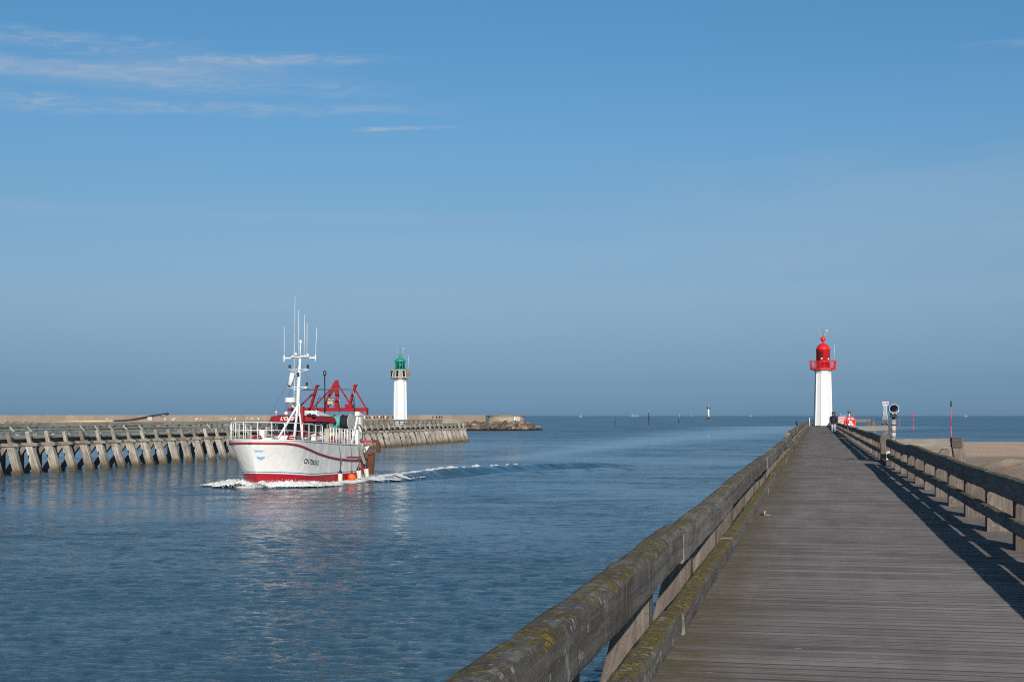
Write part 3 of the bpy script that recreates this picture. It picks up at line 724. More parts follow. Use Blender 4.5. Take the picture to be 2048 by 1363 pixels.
for i in range(8):
    a=R(22.5+45*i); r0=octo(1.19)*1.0; r1=octo(1.0)
    mb.beam((r0*math.cos(a),r0*math.sin(a),.06),(r1*math.cos(a),r1*math.sin(a),7.5),.13,.13,up=(math.cos(a),math.sin(a),0))
mb.build('corner_rib',M['lhwhite'],rlh)
mb=MB(); oct_tower(mb,[(1.26,-.02),(1.26,.10)],0); mb.build('plinth',M['black'],rlh)
mb=MB(); mb.box((.18,-1.185,1.2),(.80,.03,2.05)); d_=mb.build('door',M['lhwhite'],rlh); d_.rotation_euler=(R(-1.4),0,0)
mb=MB(); mb.box((.18,-1.20,2.26),(.9,.03,.035)); mb.box((.60,-1.20,1.2),(.025,.03,2.1)); mb.build('door_frame',M['greypaint'],rlh).rotation_euler=(R(-1.4),0,0)
mb=MB(); mb.sphere((.48,-1.22,1.15),.05,8); mb.build('door_handle',M['black'],rlh)
mb=MB(); oct_tower(mb,[(1.15,7.98),(1.62,8.06),(1.68,8.08),(1.68,8.20),(1.62,8.22)],0); mb.build('gallery_floor',M['lhred'],rlh)
def railing(parent,r0,r1,z0,z1,n,mat,rot=R(22.5)):
    mb=MB()
    c0=[(r0*math.cos(rot+R(45*i)),r0*math.sin(rot+R(45*i)),z0) for i in range(8)]; c1=[(r1*math.cos(rot+R(45*i)),r1*math.sin(rot+R(45*i)),z1) for i in range(8)]
    for i in range(8):
        a=Vector(c0[i]); b_=Vector(c0[(i+1)%8]); c=Vector(c1[i]); d=Vector(c1[(i+1)%8])
        mb.beam(c,d,.07,.07); mb.beam(a.lerp(c,.12),b_.lerp(d,.12),.05,.05)
        for k in range(n): s=k/n; mb.beam(a.lerp(b_,s),c.lerp(d,s),.03 if k else .07,.03 if k else .07,up=(0,1,0))
    return mb.build('gallery_railing',mat,parent)
railing(rlh,octo(1.62),octo(1.77),8.20,9.28,8,M['lhred'])
mb=MB(); mb.lathe([(.96,8.2),(.96,10.85),(1.03,10.87),(1.05,10.95),(1.0,10.98)],32); mb.build('lantern_room',M['lhred'],rlh)
for a in (-112,-132): 
    mb=MB(); a_=R(a); mb.box((.955*math.cos(a_),.955*math.sin(a_),10.1),(.30,.06,1.2),rz=a_+R(90)); mb.build('lantern_window',M['redglass'],rlh)
for a,z in ((-62,9.52),(-112,9.58)):
    mb=MB(); a_=R(a); mb.lathe([(.05,0),(.13,.12),(.13,.2)],10,(1.0*math.cos(a_),1.0*math.sin(a_),z),M=Matrix.Rotation(a_+R(90),3,'Z')@Matrix.Rotation(R(75),3,'X')); mb.build('floodlight',M['lens'],rlh)
mb=MB(); mb.lathe([(.98,10.98),(.93,11.15),(.80,11.42),(.58,11.66),(.34,11.78),(.15,11.84),(.13,12.02),(.20,12.08)],28); mb.build('dome',M['lhred'],rlh)
mb=MB(); mb.sphere((0,0,12.43),.37,18); mb.build('ball_finial',M['lhred'],rlh)
vane(rlh,12.78,M['greymetal'])
mb=MB(); mb.tube([(1.62,.2,9.2),(1.66,.2,11.6)],.022,6); mb.build('whip_aerial',M['white'],rlh)

p=at(800.5,0,257.5)
glh=thing('green_lighthouse','white octagonal lighthouse with a green lantern and solar panels on the far jetty','lighthouse',(p.x,p.y,3.42),TH+R(8)); glh.scale=(1.05,1.05,1.05)
mb=MB(); oct_tower(mb,[(1.08,0),(1.06,.2),(.96,7.3),(1.0,7.5),(1.3,7.9)],0); mb.build('tower',M['lhwhite'],glh)
mb=MB()
for i in range(8):
    a=R(22.5+45*i); r0=octo(1.07); r1=octo(.96)
    mb.beam((r0*math.cos(a),r0*math.sin(a),.1),(r1*math.cos(a),r1*math.sin(a),7.4),.13,.13,up=(math.cos(a),math.sin(a),0))
mb.build('corner_rib',M['lhwhite'],glh)
mb=MB(); oct_tower(mb,[(1.35,-.45),(1.35,.02)],0); mb.build('plinth',M['lhwhite'],glh)
mb=MB(); mb.lathe([(2.2,-5.5),(2.1,-.5),(1.9,-.45)],20); mb.build('foundation',M['concrete'],glh)
mb=MB(); oct_tower(mb,[(1.2,7.86),(1.68,7.98),(1.70,8.12),(1.66,8.14)],0); mb.build('gallery_floor',M['greypaint'],glh)
mb=MB()
for i in range(8):
    a0=R(22.5+45*i); a1=a0+R(45); r0=octo(1.60); r1=octo(1.70)
    q=[(r0*math.cos(a0),r0*math.sin(a0),8.12),(r0*math.cos(a1),r0*math.sin(a1),8.12),(r1*math.cos(a1),r1*math.sin(a1),9.42),(r1*math.cos(a0),r1*math.sin(a0),9.42)]
    mb.add(q+[(x*.97,y*.97,z) for x,y,z in q],[[0,1,2,3],[7,6,5,4],[0,4,5,1],[1,5,6,2],[2,6,7,3],[3,7,4,0]])
mb.build('gallery_parapet',M['concrete'],glh)
for a in (-142,-108,-76):
    a_=R(a); c=Vector((math.cos(a_),math.sin(a_),0)); sd=Vector((-math.sin(a_),math.cos(a_),0))
    lo=c*2.08+Vector((0,0,8.08)); hi=c*1.80+Vector((0,0,9.40)); nrm_=sd.cross(hi-lo).normalized()
    mb=MB(); mb.beam(lo,hi,.60,.05,up=nrm_); pn=mb.build('solar_panel_frame',M['white'],glh)
    mb=MB(); mb.beam(lo.lerp(hi,.05)+nrm_*(-.012 if nrm_.dot(c)<0 else .012),lo.lerp(hi,.95)+nrm_*(-.012 if nrm_.dot(c)<0 else .012),.46,.045,up=nrm_); mb.build('solar_panel',M['glass'],pn)
mb=MB(); mb.lathe([(.92,8.12),(.92,9.5),(.98,9.52),(.98,9.58)],28); mb.build('lantern_base',M['green'],glh)
mb=MB(); mb.lathe([(.86,9.58),(.86,10.84)],28); mb.build('lantern_glazing',M['greenglass'],glh)
mb=MB()
for k in range(10): a=R(36*k+8); mb.beam((.87*math.cos(a),.87*math.sin(a),9.56),(.87*math.cos(a),.87*math.sin(a),10.86),.05,.05,up=(0,1,0))
mb.build('glazing_bar',M['green'],glh)
mb=MB(); mb.lathe([(.97,10.84),(.97,10.92),(.78,11.18),(.5,11.38),(.22,11.48),(.16,11.66),(.24,11.74),(.30,11.86),(.22,12.0),(.1,12.1),(.06,12.2)],28); mb.build('dome',M['green'],glh)
vane(glh,12.2,M['greymetal'])
mb=MB(); mb.tube([(1.45,.1,9.3),(1.46,.1,11.9)],.022,6); mb.build('whip_aerial',M['white'],glh)
mb=MB(); mb.box((.2,-1.03,1.9),(.5,.02,.10)); mb.build('vent_grille',M['greymetal'],glh)

# ------------------------------------------------------------------ far jetty: raking timber bents, deck, railings
U0,U1=94.4,270.4
jt=thing('timber_jetty','long pale timber jetty on raking piles across the channel','jetty',(0,0,0))
M['capwood']=wood('jetty_cap_wood',(.12,.11,.09),(.34,.32,.27),grain=12,ugrain=.8)
nb_=0; U=U0; bents=[]
while U<=U1+.1: bents.append(U); U+=3.08
for U in bents:
    t=random.random()
    mb=MB(); mb.beam((-65.90+rj(.10),U+rj(.12),-1.6),(-67.20+rj(.05),U,2.62),.44+rj(.04),.75+rj(.08),up=(1,0,.3),tint=t,seg=5,jit=.02,scales=[1.06,1.02,1.0,.98,.97,.94]); mb.build('front_pile',M['pile'],jt)
    mb=MB(); mb.beam((-67.16,U,2.55),(-67.42+rj(.04),U,3.62+rj(.06)),.26,.32,up=(1,0,.3),tint=t); mb.build('front_post',M['jdark'] if random.random()<.4 else M['pile'],jt)
    mb=MB(); mb.beam((-67.45,U,2.5),(-70.35,U,-1.2),.34,.42,up=(1,0,.3)); mb.build('rear_pile',M['jdark'],jt)
    mb=MB(); mb.beam((-66.30+rj(.06),U-.04,2.50),(-72.2,U-.04,2.50),.62,.30,bev=.03); mb.build('cap_beam',M['capwood'],jt)
    mb=MB(); mb.beam((-71.7,U,-1.5),(-71.7,U,2.4),.36,.36,up=(0,1,0)); mb.build('back_pile',M['jdark'],jt)
    mb=MB(); mb.beam((-72.0,U,2.6),(-72.0,U,4.36),.2,.22,up=(0,1,0)); mb.build('back_post',M['jrail'],jt)
mb=MB(); u=U0-1
while u<U1+1.5:
    wd=.2; mb.box((-70.0+rj(.03),u+wd/2,3.14),(4.5+rj(.04),wd-.02,.08)); u+=wd
mb.build('deck',M['jrail'],jt)
for v in (-67.95,-70,-71.9):
    mb=MB(); mb.beam((v,U0-1,2.88),(v,U1+1.2,2.88),.24,.36); mb.build('girder',M['jdark'],jt)
def jrun(name,v,z,w,h,mat,miss=0,lean=0):
    u=U0-1
    while u<U1+1:
        e=min(u+6.16,U1+1); mb=MB(); 
        if random.random()>=miss: mb.beam((v,u+.02,z+rj(.03)),(v,e-.02,z+rj(.03)),w,h,bev=.015); mb.build(name,mat,jt)
        u=e
jrun('front_rail',-67.72,3.50,.13,.24,M['jrail'])
jrun('deck_edge_beam',-67.60,3.10,.12,.20,M['jrail'])
jrun('back_top_rail',-71.86,4.14,.18,.38,M['jrail']); jrun('back_lower_rail',-71.86,3.72,.12,.16,M['jrail'],.08)
mb=MB(); mb.beam((-68.0,U1+1.1,4.1),(-72,U1+1.1,4.2),.16,.17); mb.beam((-68.0,U1+1.1,3.7),(-72,U1+1.1,3.7),.12,.16); mb.build('end_rail',M['jrail'],jt)
for k in range(14):
    u=random.choice(bents[:24])+1.5+rj(.6); mb=MB(); mb.beam((-71.0,u,3.2),(-71.85,u+.1,4.05),.12,.12); mb.build('back_brace',M['jrail'],jt)
mb=MB(); q=[(v_,u_,z_) for (v_,u_,z_) in [(-66.98,202,2.78),(-67.0,214,2.75),(-66.98,228,2.80),(-67.0,240,2.82)]]; mb.tube(q,.07,6); mb.build('rusty_pipe',M['rust'],jt)

# ------------------------------------------------------------------ breakwater wall with its round head, boulders
bw=thing('breakwater_wall','long tan concrete breakwater wall with stained round head','breakwater',(0,0,0))
A=at(-260,831,560); A.z=0; B=at(972,831,503); B.z=0
wd=(B-A).normalized(); wn=Vector((wd.y,-wd.x,0)); 
mb=MB(); n=int((B-A).length/6)
mw=rock('breakwater_concrete',(.255,.208,.172),(.29,.240,.20),(.20,.162,.135),.25,.3,.05)
for i in range(n):
    a=A.lerp(B,i/n); b_=A.lerp(B,(i+1)/n)-wd*.03; zt=5.28+rj(.015); mb.beam(a+Vector((0,0,zt/2)),b_+Vector((0,0,zt/2)),1.1,zt,tint=.35+.3*random.random())
mb.build('wall',mw,bw)
mb=MB(); mb.beam(A+wn*1.6+Vector((0,0,1.2)),B+wn*1.6+Vector((0,0,1.2)),3.0,2.4); mb.build('footing_ledge',mw,bw)
H=at(1012,831,502); H.z=0; hr=6.4
mb=MB(); mb.lathe([(hr*1.0,1.5),(hr*1.0,4.75)],28,H,smooth=True); mb.build('head',M['concrete'],bw)
mb=MB(); mb.lathe([(hr+.25,4.75),(hr+.35,4.85),(hr+.35,5.05),(hr*.9,5.25)],28,H,smooth=False); mb.build('head_coping',mw,bw)
mb=MB(); mb.box(H+Vector((0,0,5.25)),(3.2,3.0,.25),rz=TH); mb.build('hatch_slab',mw,bw)
mb=MB(); mb.box(H+Vector((0,0,5.44)),(3.0,2.8,.14),rz=TH); mb.build('hatch_cover',M['black'],bw)
# white painted letters on the round head
def wrap(me,name,mat,parent,cx,ang0,rad,z0):
    for v in me.vertices:
        a=ang0+v.co.x/rad; v.co=Vector((cx.x+(rad+.04)*math.cos(a),cx.y+(rad+.04)*math.sin(a),z0+v.co.y))
    me.materials.append(mat); return link(name,me,parent)
wrap(text_mesh('POI',1.75,bold=.05),'lettering',M['lens'],bw,H,TH+R(-90)+.66,hr,3.9)
ms=MB(); q=at(1006,831,501); q.z=5.2; ms.tube([q,q+Vector((0,0,2.8))],.10,6); o=ms.build('signal_mast',M['hazewhite']); tag(o,'thin pale mast standing on the breakwater head','mast')
# boulders
RK=[rock('granite_boulder',(.105,.080,.068),(.165,.13,.11),(.06,.048,.043),.6,.8,.2,True), rock('pale_boulder',(.20,.17,.135),(.28,.245,.20),(.11,.09,.075),.6,.8,.2,True)]
protos=[]
for k in range(8):
    bm=bmesh.new(); bmesh.ops.create_icosphere(bm,subdivisions=2,radius=1)
    for v in bm.verts:
        d=v.co.normalized(); v.co*=1+.30*mnoise.noise(d*1.3+Vector((k*7,0,0)))+.15*mnoise.noise(d*3+Vector((k*5,3,0))); v.co.z*=.75
        for ax in (Vector((.8,.3,.5)),Vector((-.5,.7,.5)),Vector((.1,-.8,.6)),Vector((.2,.2,-1))):
            ax=ax.normalized(); e=v.co.dot(ax)-.78
            if e>0: v.co-=ax*e
    me=bpy.data.meshes.new('boulder'); bm.to_mesh(me); bm.free(); me.materials.append(RK[0 if k<5 else 1])
    at_=me.attributes.new('tint','FLOAT','FACE'); at_.data.foreach_set('value',[(k*.37)%1]*len(me.polygons)); protos.append(me)
random.seed(21)
spots=[]
for i in range(190):
    px=random.uniform(928,1052); s=random.random()
    d=497-12*(1-s)+rj(1); z=.1+s*2.6*(1 if px>985 else .9)
    spots.append((px,d-(px-1000)*.0,z,.7+random.random()*.75))
for i in range(46):
    px=random.uniform(1045,1080); s=random.random()**.7; top=max(0,2.9*(1-(px-1045)/34)); spots.append((px,500+rj(5),top*s-.1,.8+random.random()*.9))
for i,(px,d,z,r) in enumerate(spots):
    P=at(px,831,d); o=link('boulder',random.choice(protos),None,(P.x,P.y,z),rj(3)); s=r*.95; o.scale=(s*1.15,s,s); o.rotation_euler=(rj(.5),rj(.5),rj(3))
    tag(o,'rough granite boulder in the heap round the breakwater head','boulder','boulders round the breakwater head')
# rubble bank along the rest of the wall: an uncountable mass
V=[];F=[]; nx,ny=420,9
for i in range(nx):
    c=A.lerp(at(945,831,503)*1,i/(nx-1)); c.z=0
    for j in range(ny):
        s=j/(ny-1); q=c+wn*(3+s*9); h=lerp(2.5,-.6,s)+.75*mnoise.fractal(Vector((q.x*.45,q.y*.45,1)),1,2,4); V.append((q.x,q.y,h))
for i in range(nx-1):
    for j in range(ny-1): a=i*ny+j; F.append((a,a+1,a+ny+1,a+ny))
me=bpy.data.meshes.new('rubble_bank'); me.from_pydata(V,[],F); me.update(); me.materials.append(rock('rubble_stone',(.20,.175,.15),(.30,.265,.225),(.10,.085,.07),.7,1,.3,True))
at_=me.attributes.new('tint','FLOAT','FACE'); at_.data.foreach_set('value',[random.random() for _ in F])
tag(link('rubble_bank',me),'bank of broken stone along the foot of the breakwater wall','rubble',kind='stuff')
random.seed(5)
# yellow pipe and the black hose propped on the wall
P0=at(112,843.3,525); P1=at(226,841.3,522)
mb=MB(); mb.tube([P0,P1],.28,10); o=mb.build('yellow_pipe',M['yellow']); tag(o,'long straight yellow pipe lying along the breakwater','pipe')
ho=thing('dredge_hose','black bent hose and boom propped up against the breakwater wall','hose',(0,0,0))
def pth(l,d=521): return [at(x,y,d) for x,y in l]
mb=MB(); mb.tube(pth([(228,841),(240,840.5),(256,839.5),(275,836.5),(300,831.5),(318,828.5),(330,827)]),.26,8); mb.build('boom',M['darkhose'],ho)
mb=MB(); mb.tube(pth([(236,841.5),(255,841),(275,838.5),(290,836),(312,831),(322,829.5)],520.5),.18,8); mb.build('hose',M['darkhose'],ho)
mb=MB(); q=at(334,827.5,521); mb.sphere(q,.55,8,(1.2,.8,.9)); mb.tube([q+Vector((.1,0,.3)),q+Vector((.2,0,1.0))],.08,6); mb.tube(pth([(330,827),(338,827)]),.3,8); mb.build('boom_head',M['darkhose'],ho)
mb=MB(); mb.box(at(300,836.5,520),(1.6,.5,1.2),rz=TH); mb.build('counterweight',M['greypaint'],ho)
mb=MB(); mb.tube(pth([(320,831),(324,833),(328,832)],520),.12,6); mb.build('hook',M['darkhose'],ho)

# ------------------------------------------------------------------ the trawler. Local x runs forward, y to port, z up from the waterline; t = metres aft of the stem head
HEAD=math.atan2(-.9946,-.0999)
stem=at(499.8,0,106); stem.z=0
org=stem-Vector((math.cos(HEAD),math.sin(HEAD),0))*7.5
KS=.93; ZO=EYE*(1-KS); BO=Vector((org.x*KS,org.y*KS,ZO))
bt=thing('fishing_trawler','white and red fishing trawler with a tall mast coming in along the channel','boat',BO,HEAD); bt.scale=(KS,KS,KS)
def BX(t,y,z): return Vector((7.5-t,y,z))
def zt(t): return interp([(0,3.22),(2,3.16),(5.5,2.98),(10,2.74),(14,2.60),(15,2.58)],t)
def zr(t): return interp([(0,2.96),(1.2,2.93),(2.2,2.80),(3.5,2.54),(5.5,2.10),(7.5,1.77),(9.5,1.53),(12,1.36),(15,1.27)],t)
def x0(z): return 1.25*max(0,1-max(z,0)/3.2)**1.15
def ytop(q):
    a=min(q/3.3,1); y=2.95*(1-(1-a)**2.6)**.62
    return y*(1-.03*max(0,(q-10)/5))
def ywl(q):
    a=min(q/4.2,1); return 2.62*(1-(1-a)**2.6)*(1-.08*max(0,(q-10)/5))
def hy(t,z):
    q=max(0,t-x0(z)); f=min(1.02,(max(z,0)/2.95))**1.25
    return lerp(ywl(q),ytop(q),f)
ST=[0,.02,.06,.13,.24,.4,.6,.85,1.15,1.5,1.9,2.4,3,3.7,4.5,5.5,6.5,7.5,8.5,9.5,10.5,11.5,12.5,13.5,14.3,15]
ST=[(s/15) for s in ST]
def zrow(k,t):
    rd=interp([(0,.72),(2,.62),(5,.37),(15,.30)],t)
    a=[-1.2,-.6,-.1,rd,rd+.09,rd+.15]; 
    up=[rd+.15+(zr(t)-rd-.15)*f for f in (.2,.4,.6,.8,1.0)]; tp=[lerp(zr(t),zt(t),f) for f in (.33,.66,1.0)]
    return (a+up+tp)[k]
NROW=14
MATROW=[1,1,1,0,2]+[0]*8
mb=MB()
for sgn in (1,-1):
    vs=[]
    for s in ST:
        for k in range(NROW):
            t=s*15; z=zrow(k,t)
            for _ in range(2): t=x0(z)+s*(15-x0(z)); z=zrow(k,t)
            vs.append(BX(t,sgn*(hy(t,z) if s>0 else 0),z))
    for k in range(NROW-1):
        fs=[]
        for i in range(len(ST)-1):
            a=i*NROW+k; f=[a,a+NROW,a+NROW+1,a+1]; fs.append(f if sgn>0 else f[::-1])
        mb.add(vs,fs,None,.5,MATROW[k],True)
# transom and deck
n=len(ST)
for k in range(NROW-1):
    z0=zrow(k,15); z1=zrow(k+1,15); mb.add([BX(15,hy(15,z0),z0),BX(15,-hy(15,z0),z0),BX(15,-hy(15,z1),z1),BX(15,hy(15,z1),z1)],[[0,1,2,3]],None,.5,MATROW[k])
hull=MB(); hull.__dict__=mb.__dict__
me=hull.mesh('hull',[M['hullwhite'],M['antifoul'],M['blue']])
bm=bmesh.new(); bm.from_mesh(me); bmesh.ops.remove_doubles(bm,verts=[v for v in bm.verts if v.co.y>.0005],dist=.002); bmesh.ops.remove_doubles(bm,verts=[v for v in bm.verts if v.co.y<-.0005],dist=.002); bmesh.ops.recalc_face_normals(bm,faces=bm.faces); bm.to_mesh(me); bm.free()
hull=link('hull',me,bt)
mb=MB(); vs=[];fs=[]
for s in ST:
    t=s*15; z=zt(t)-.16; vs+= [BX(t,hy(t,z)-.03 if s>0 else 0,z),BX(t,-hy(t,z)+.03 if s>0 else 0,z)]
for i in range(n-1): fs.append([2*i,2*i+1,2*i+3,2*i+2])
mb.add(vs,fs,None,.5); mb.build('deck',M['greypaint'],bt)
mb=MB(); pts=[]
for s in ST[::-1]: t=s*15; pts.append(BX(t,hy(t,zt(t)-.01) if s>0 else 0,zt(t)))
pts+= [Vector((p.x,-p.y,p.z)) for p in pts[::-1][1:]]
mb.sweep(pts,[(-.07,-.04),(.07,-.04),(.07,.035),(-.07,.035)]); mb.build('bulwark_cap',M['white'],bt)
mb=MB(); pts=[]
for s in ST[::-1]:
    t=max(s*15,0); z=zr(t); t2=x0(z)+s*(15-x0(z)); z=zr(t2); pts.append(BX(t2,(hy(t2,z)+.03) if s>0 else 0,z)+Vector((.05,0,0) if s==0 else (0,0,0)))
pts+= [Vector((p.x,-p.y,p.z)) for p in pts[::-1][1:]]
mb.tube(pts,.085,8); mb.build('rub_rail',M['rub'],bt)
mb=MB(); pts=[BX(t,hy(t,zr(t)+.28)+.02,zr(t)+.26-(.03 if t<11.6 else 0)) for t in np.linspace(11.2,15,8)]; mb.tube(pts,.05,6); mb.build('quarter_strake',M['rub'],bt)
mb=MB()
mb.beam(BX(15.02,hy(15,1)+.0,.2),BX(15.05,hy(15,1.2)+.03,zt(15)-.1),.14,.14,up=(1,0,0)); mb.build('stern_post',M['red'],bt)
# lettering on the port bow, laid on the hull plating
def hull_text(txt,size,tc,zc,name,mat,shear=0,slope=0.0,bold=0.0,sy=1.0):
    me=text_mesh(txt,size,shear,bold=bold); bm=bmesh.new(); bm.from_mesh(me); bmesh.ops.triangulate(bm,faces=bm.faces); bmesh.ops.subdivide_edges(bm,edges=bm.edges,cuts=1); bm.to_mesh(me); bm.free()
    for v in me.vertices:
        t=tc+v.co.x; z=zc+v.co.y*sy-slope*v.co.x; v.co=BX(t,hy(t,z)+.022,z)
    me.materials.append(mat); return link(name,me,bt)
hull_text('CN 726515',.52,4.75,1.42,'registration_lettering',M['ink'],.12,.10,.010)
ARC=[(0,x0(2.2))]; tt=x0(2.2); pv=(tt,0)
while tt<4:
    tt+=.01; q_=(tt,hy(tt,2.2)); ARC.append((ARC[-1][0]+math.hypot(q_[0]-pv[0],q_[1]-pv[1]),tt)); pv=q_
def hq(s,z): t=interp(ARC,s)+x0(z)-x0(2.2); return BX(t,hy(t,z),z)+Vector((.018,.018,0))
me=text_mesh('EMMA',.24,0,bold=.004)
for v in me.vertices: v.co=hq(.52+v.co.x,2.36+v.co.y)
me.materials.append(M['paleblue']); link('name_lettering',me,bt)
mb=MB(); 
N8=6
for i in range(N8):
    ta=.34+.62*i/N8; tb=.34+.62*(i+1)/N8
    lo=lambda t: 1.84-.16*(1-abs((t-.65)/.31)); hi=lambda t:1.96-.05*(1-abs((t-.65)/.31))
    mb.add([hq(ta,lo(ta)),hq(tb,lo(tb)),hq(tb,hi(tb)),hq(ta,hi(ta))],[[0,1,2,3]],None,.5)
mb.build('chevron_emblem',M['paleblue'],bt)

# bow rail
def rail_y(t): return (hy(t,zt(t))-.10)
def railpath(tA,tB,h,n=14,side=1):
    return [BX(t,side*rail_y(t),zt(t)+h) for t in np.linspace(tA,tB,n)]
mb=MB()
for h,r in ((1.30,.034),(.72,.024)):
    pts=railpath(6.6,.10,h if h<1.2 else 1.30,16)+railpath(.10,5.5,h,14,-1)
    mb.tube(pts,r,6)
tsr=(.12,.55,1.2,2.0,3.0,4.1,5.3,6.5)
for t in tsr: mb.tube([BX(t,rail_y(t),zt(t)),BX(t,rail_y(t),zt(t)+1.30)],.034,6)
for t in (.12,.5,1.0,1.7,2.6,3.6,4.6,5.5): mb.tube([BX(t,-rail_y(t),zt(t)),BX(t,-rail_y(t),zt(t)+1.30)],.034,6)
mb.build('bow_rail',M['white'],bt)
# dense rail on the port side aft
mb=MB()
for h,r in ((1.22,.032),(.62,.02),(.2,.02)): mb.tube([BX(t,rail_y(t),zt(t)+h) for t in np.linspace(8.0,13.0,8)],r,6)
for t in np.linspace(8.0,13.0,10): mb.tube([BX(t,rail_y(t),zt(t)),BX(t,rail_y(t),zt(t)+1.22)],.042,6)
mb.build('side_rail',M['white'],bt)
mb=MB()
for h,r in ((1.2,.032),(.6,.02)): mb.tube([BX(t,-rail_y(t),zt(t)+h) for t in np.linspace(8.0,13.0,8)],r,6)
for t in np.linspace(8.0,13.0,6): mb.tube([BX(t,-rail_y(t),zt(t)),BX(t,-rail_y(t),zt(t)+1.2)],.034,6)
mb.build('side_rail',M['white'],bt)
# foredeck gear
for (t,y) in ((2.2,-.55),(4.3,1.30)):
    mb=MB(); z=zt(t)-.1
    mb.tube([BX(t,y-.3,z),BX(t,y-.27,z+.42),BX(t,y+.27,z+.42),BX(t,y+.3,z)],.075,8); mb.tube([BX(t,y-.42,z+.26),BX(t,y+.42,z+.26)],.06,8); mb.build('mooring_bitt',M['red'],bt)
mb=MB(); mb.box(BX(4.2,-1.1,3.45),(.45,.42,.95),bev=.03); mb.box(BX(3.3,-.35,3.2),(1.1,1.5,.22),bev=.05); mb.build('foredeck_locker',M['white'],bt)
mb=MB(); mb.tube([BX(5.6,.9,3.25),BX(5.6,2.2,3.2)],.24,12); mb.build('anchor_winch',M['greymetal'],bt)
mb=MB(); mb.tube([BX(6.1,1.9,3.3),BX(6.2,2.3,3.55),BX(6.3,2.5,3.2)],.11,8); mb.sphere(BX(5.9,1.75,3.2),.24,8,(1.3,1,.7)); mb.build('coiled_rope',M['palerope'],bt)
# wheelhouse
WX0,WX1,WH=7.35,11.2,1.86
def wh_section(z): 
    if z>=3.55: k=(z-3.55)/.95; return (WX0-.05-.26*k, WX1, WH-.06+.10*k)
    return (WX0-.02,WX1,WH-.04)
mb=MB(); lv=[2.5,3.55]
def ring(z,ins=0):
    a,b_,y=wh_section(z); c=.42
    return [q_+Vector((0,-.27,0)) for q_ in [BX(a+ins,-y+c+.25,z),BX(a+ins,y-c-.25,z),BX(a+c+.2,y-ins,z),BX(b_-ins,y-.02-ins,z),BX(b_-ins,-y+.02+ins,z),BX(a+c+.2,-y+ins,z)]]
vs=ring(2.5)+ring(3.55); fs=[[i,(i+1)%6,6+(i+1)%6,6+i] for i in range(6)]
mb.add(vs,fs,None,.5,0); mb.build('cabin_wall',M['white'],bt)
mb=MB(); vs=ring(3.54,.02)+ring(4.58,.02); mb.add(vs,fs+[[6,7,8,9,10,11]],None,.5,0); mb.build('window_band',M['glass'],bt)
mb=MB(); pts=[p+Vector((0,0,-.03)) for p in ring(3.53)]; mb.sweep(pts,[(-.05,-.06),(.05,-.06),(.05,.06),(-.05,.06)],closed=True); mb.build('sill_band',M['red'],bt)
mb=MB(); pts=[p+Vector((0,0,-.38)) for p in ring(3.4)]; mb.sweep(pts,[(-.02,-.03),(.02,-.03),(.02,.03),(-.02,.03)],closed=True); mb.build('blue_band',M['blue'],bt)
# window frames: rounded panes on each facet
def pane(pa,pb,qa,qb,n_):
    """facet bottom pa-pb, top qa-qb; n_ panes"""
    for i in range(n_):
        mb=MB(); s0=(i+.09)/n_; s1=(i+.91)/n_
        P=lambda s,h: pa.lerp(pb,s).lerp(qa.lerp(qb,s),h)
        nn=(pb-pa).cross(qa-pa).normalized()
        cs=[]
        for (s,h,ds,dh) in ((s0,.12,1,1),(s1,.12,-1,1),(s1,.90,-1,-1),(s0,.90,1,-1)):
            r=.16
            if ds*dh>0: cs+=[P(s,h+dh*r*1.0),P(s+ds*r*.25/n_*1.0,h+dh*r*.25),P(s+ds*r/n_,h)]
            else: cs+=[P(s+ds*r/n_,h),P(s+ds*r*.25/n_,h+dh*r*.25),P(s,h+dh*r)]
        ctr=(pa+pb+qa+qb)/4; out=nn if nn.dot(ctr-BX(9.3,0,4))>0 else -nn
        mb.tube([c+out*.015 for c in cs],.026,5,closed=True); fr=mb.build('window_frame',M['steel'],bt)
lo=ring(3.55); hi=ring(4.5)
pane(lo[0],lo[1],hi[0],hi[1],3); pane(lo[1],lo[2],hi[1],hi[2],1); pane(lo[2],lo[3],hi[2],hi[3],3); pane(lo[5],lo[0],hi[5],hi[0],1)
mb=MB(); a=lo[2].lerp(lo[3],.78); b_=lo[3]; c=hi[3]; d=hi[2].lerp(hi[3],.78); mb.add([a+Vector((0,.03,0)),b_+Vector((0,.03,0)),c+Vector((0,.03,.08)),d+Vector((0,.03,.08)),a,b_,c,d],[[0,1,2,3],[4,5,6,7],[0,1,5,4],[3,2,6,7],[0,3,7,4]]); mb.build('cabin_door',M['greypaint'],bt)
# red visor roof
mb=MB()
def rring(z,o,of): 
    a,b_,y=WX0-.35,WX1+.25,WH+.10
    return [q_+Vector((0,-.27,0)) for q_ in [BX(a-of,-y+.62-o*.3,z),BX(a-of,y-.62+o*.3,z),BX(a+.62-of*.5,y+o,z),BX(b_+o,y+o-.05,z-.12),BX(b_+o,-y-o+.05,z-.12),BX(a+.62-of*.5,-y-o,z)]]
vs=rring(4.56,.10,.14)+rring(4.96,-.02,-.12)+rring(5.06,-.45,-.5)
f2=[[i,(i+1)%6,6+(i+1)%6,6+i] for i in range(6)]+[[6+i,6+(i+1)%6,12+(i+1)%6,12+i] for i in range(6)]+[[5,4,3,2,1,0],[12,13,14,15,16,17]]
mb.add(vs,f2,None,.5); mb.build('visor_roof',M['red'],bt)
mb=MB(); vs=[BX(8.9,-.6,5.0),BX(8.9,1.5,5.0),BX(11.2,1.45,4.95),BX(11.2,-.6,4.95),BX(9.3,-.2,5.42),BX(9.3,.7,5.42),BX(10.2,.7,5.42),BX(10.2,-.2,5.42)]
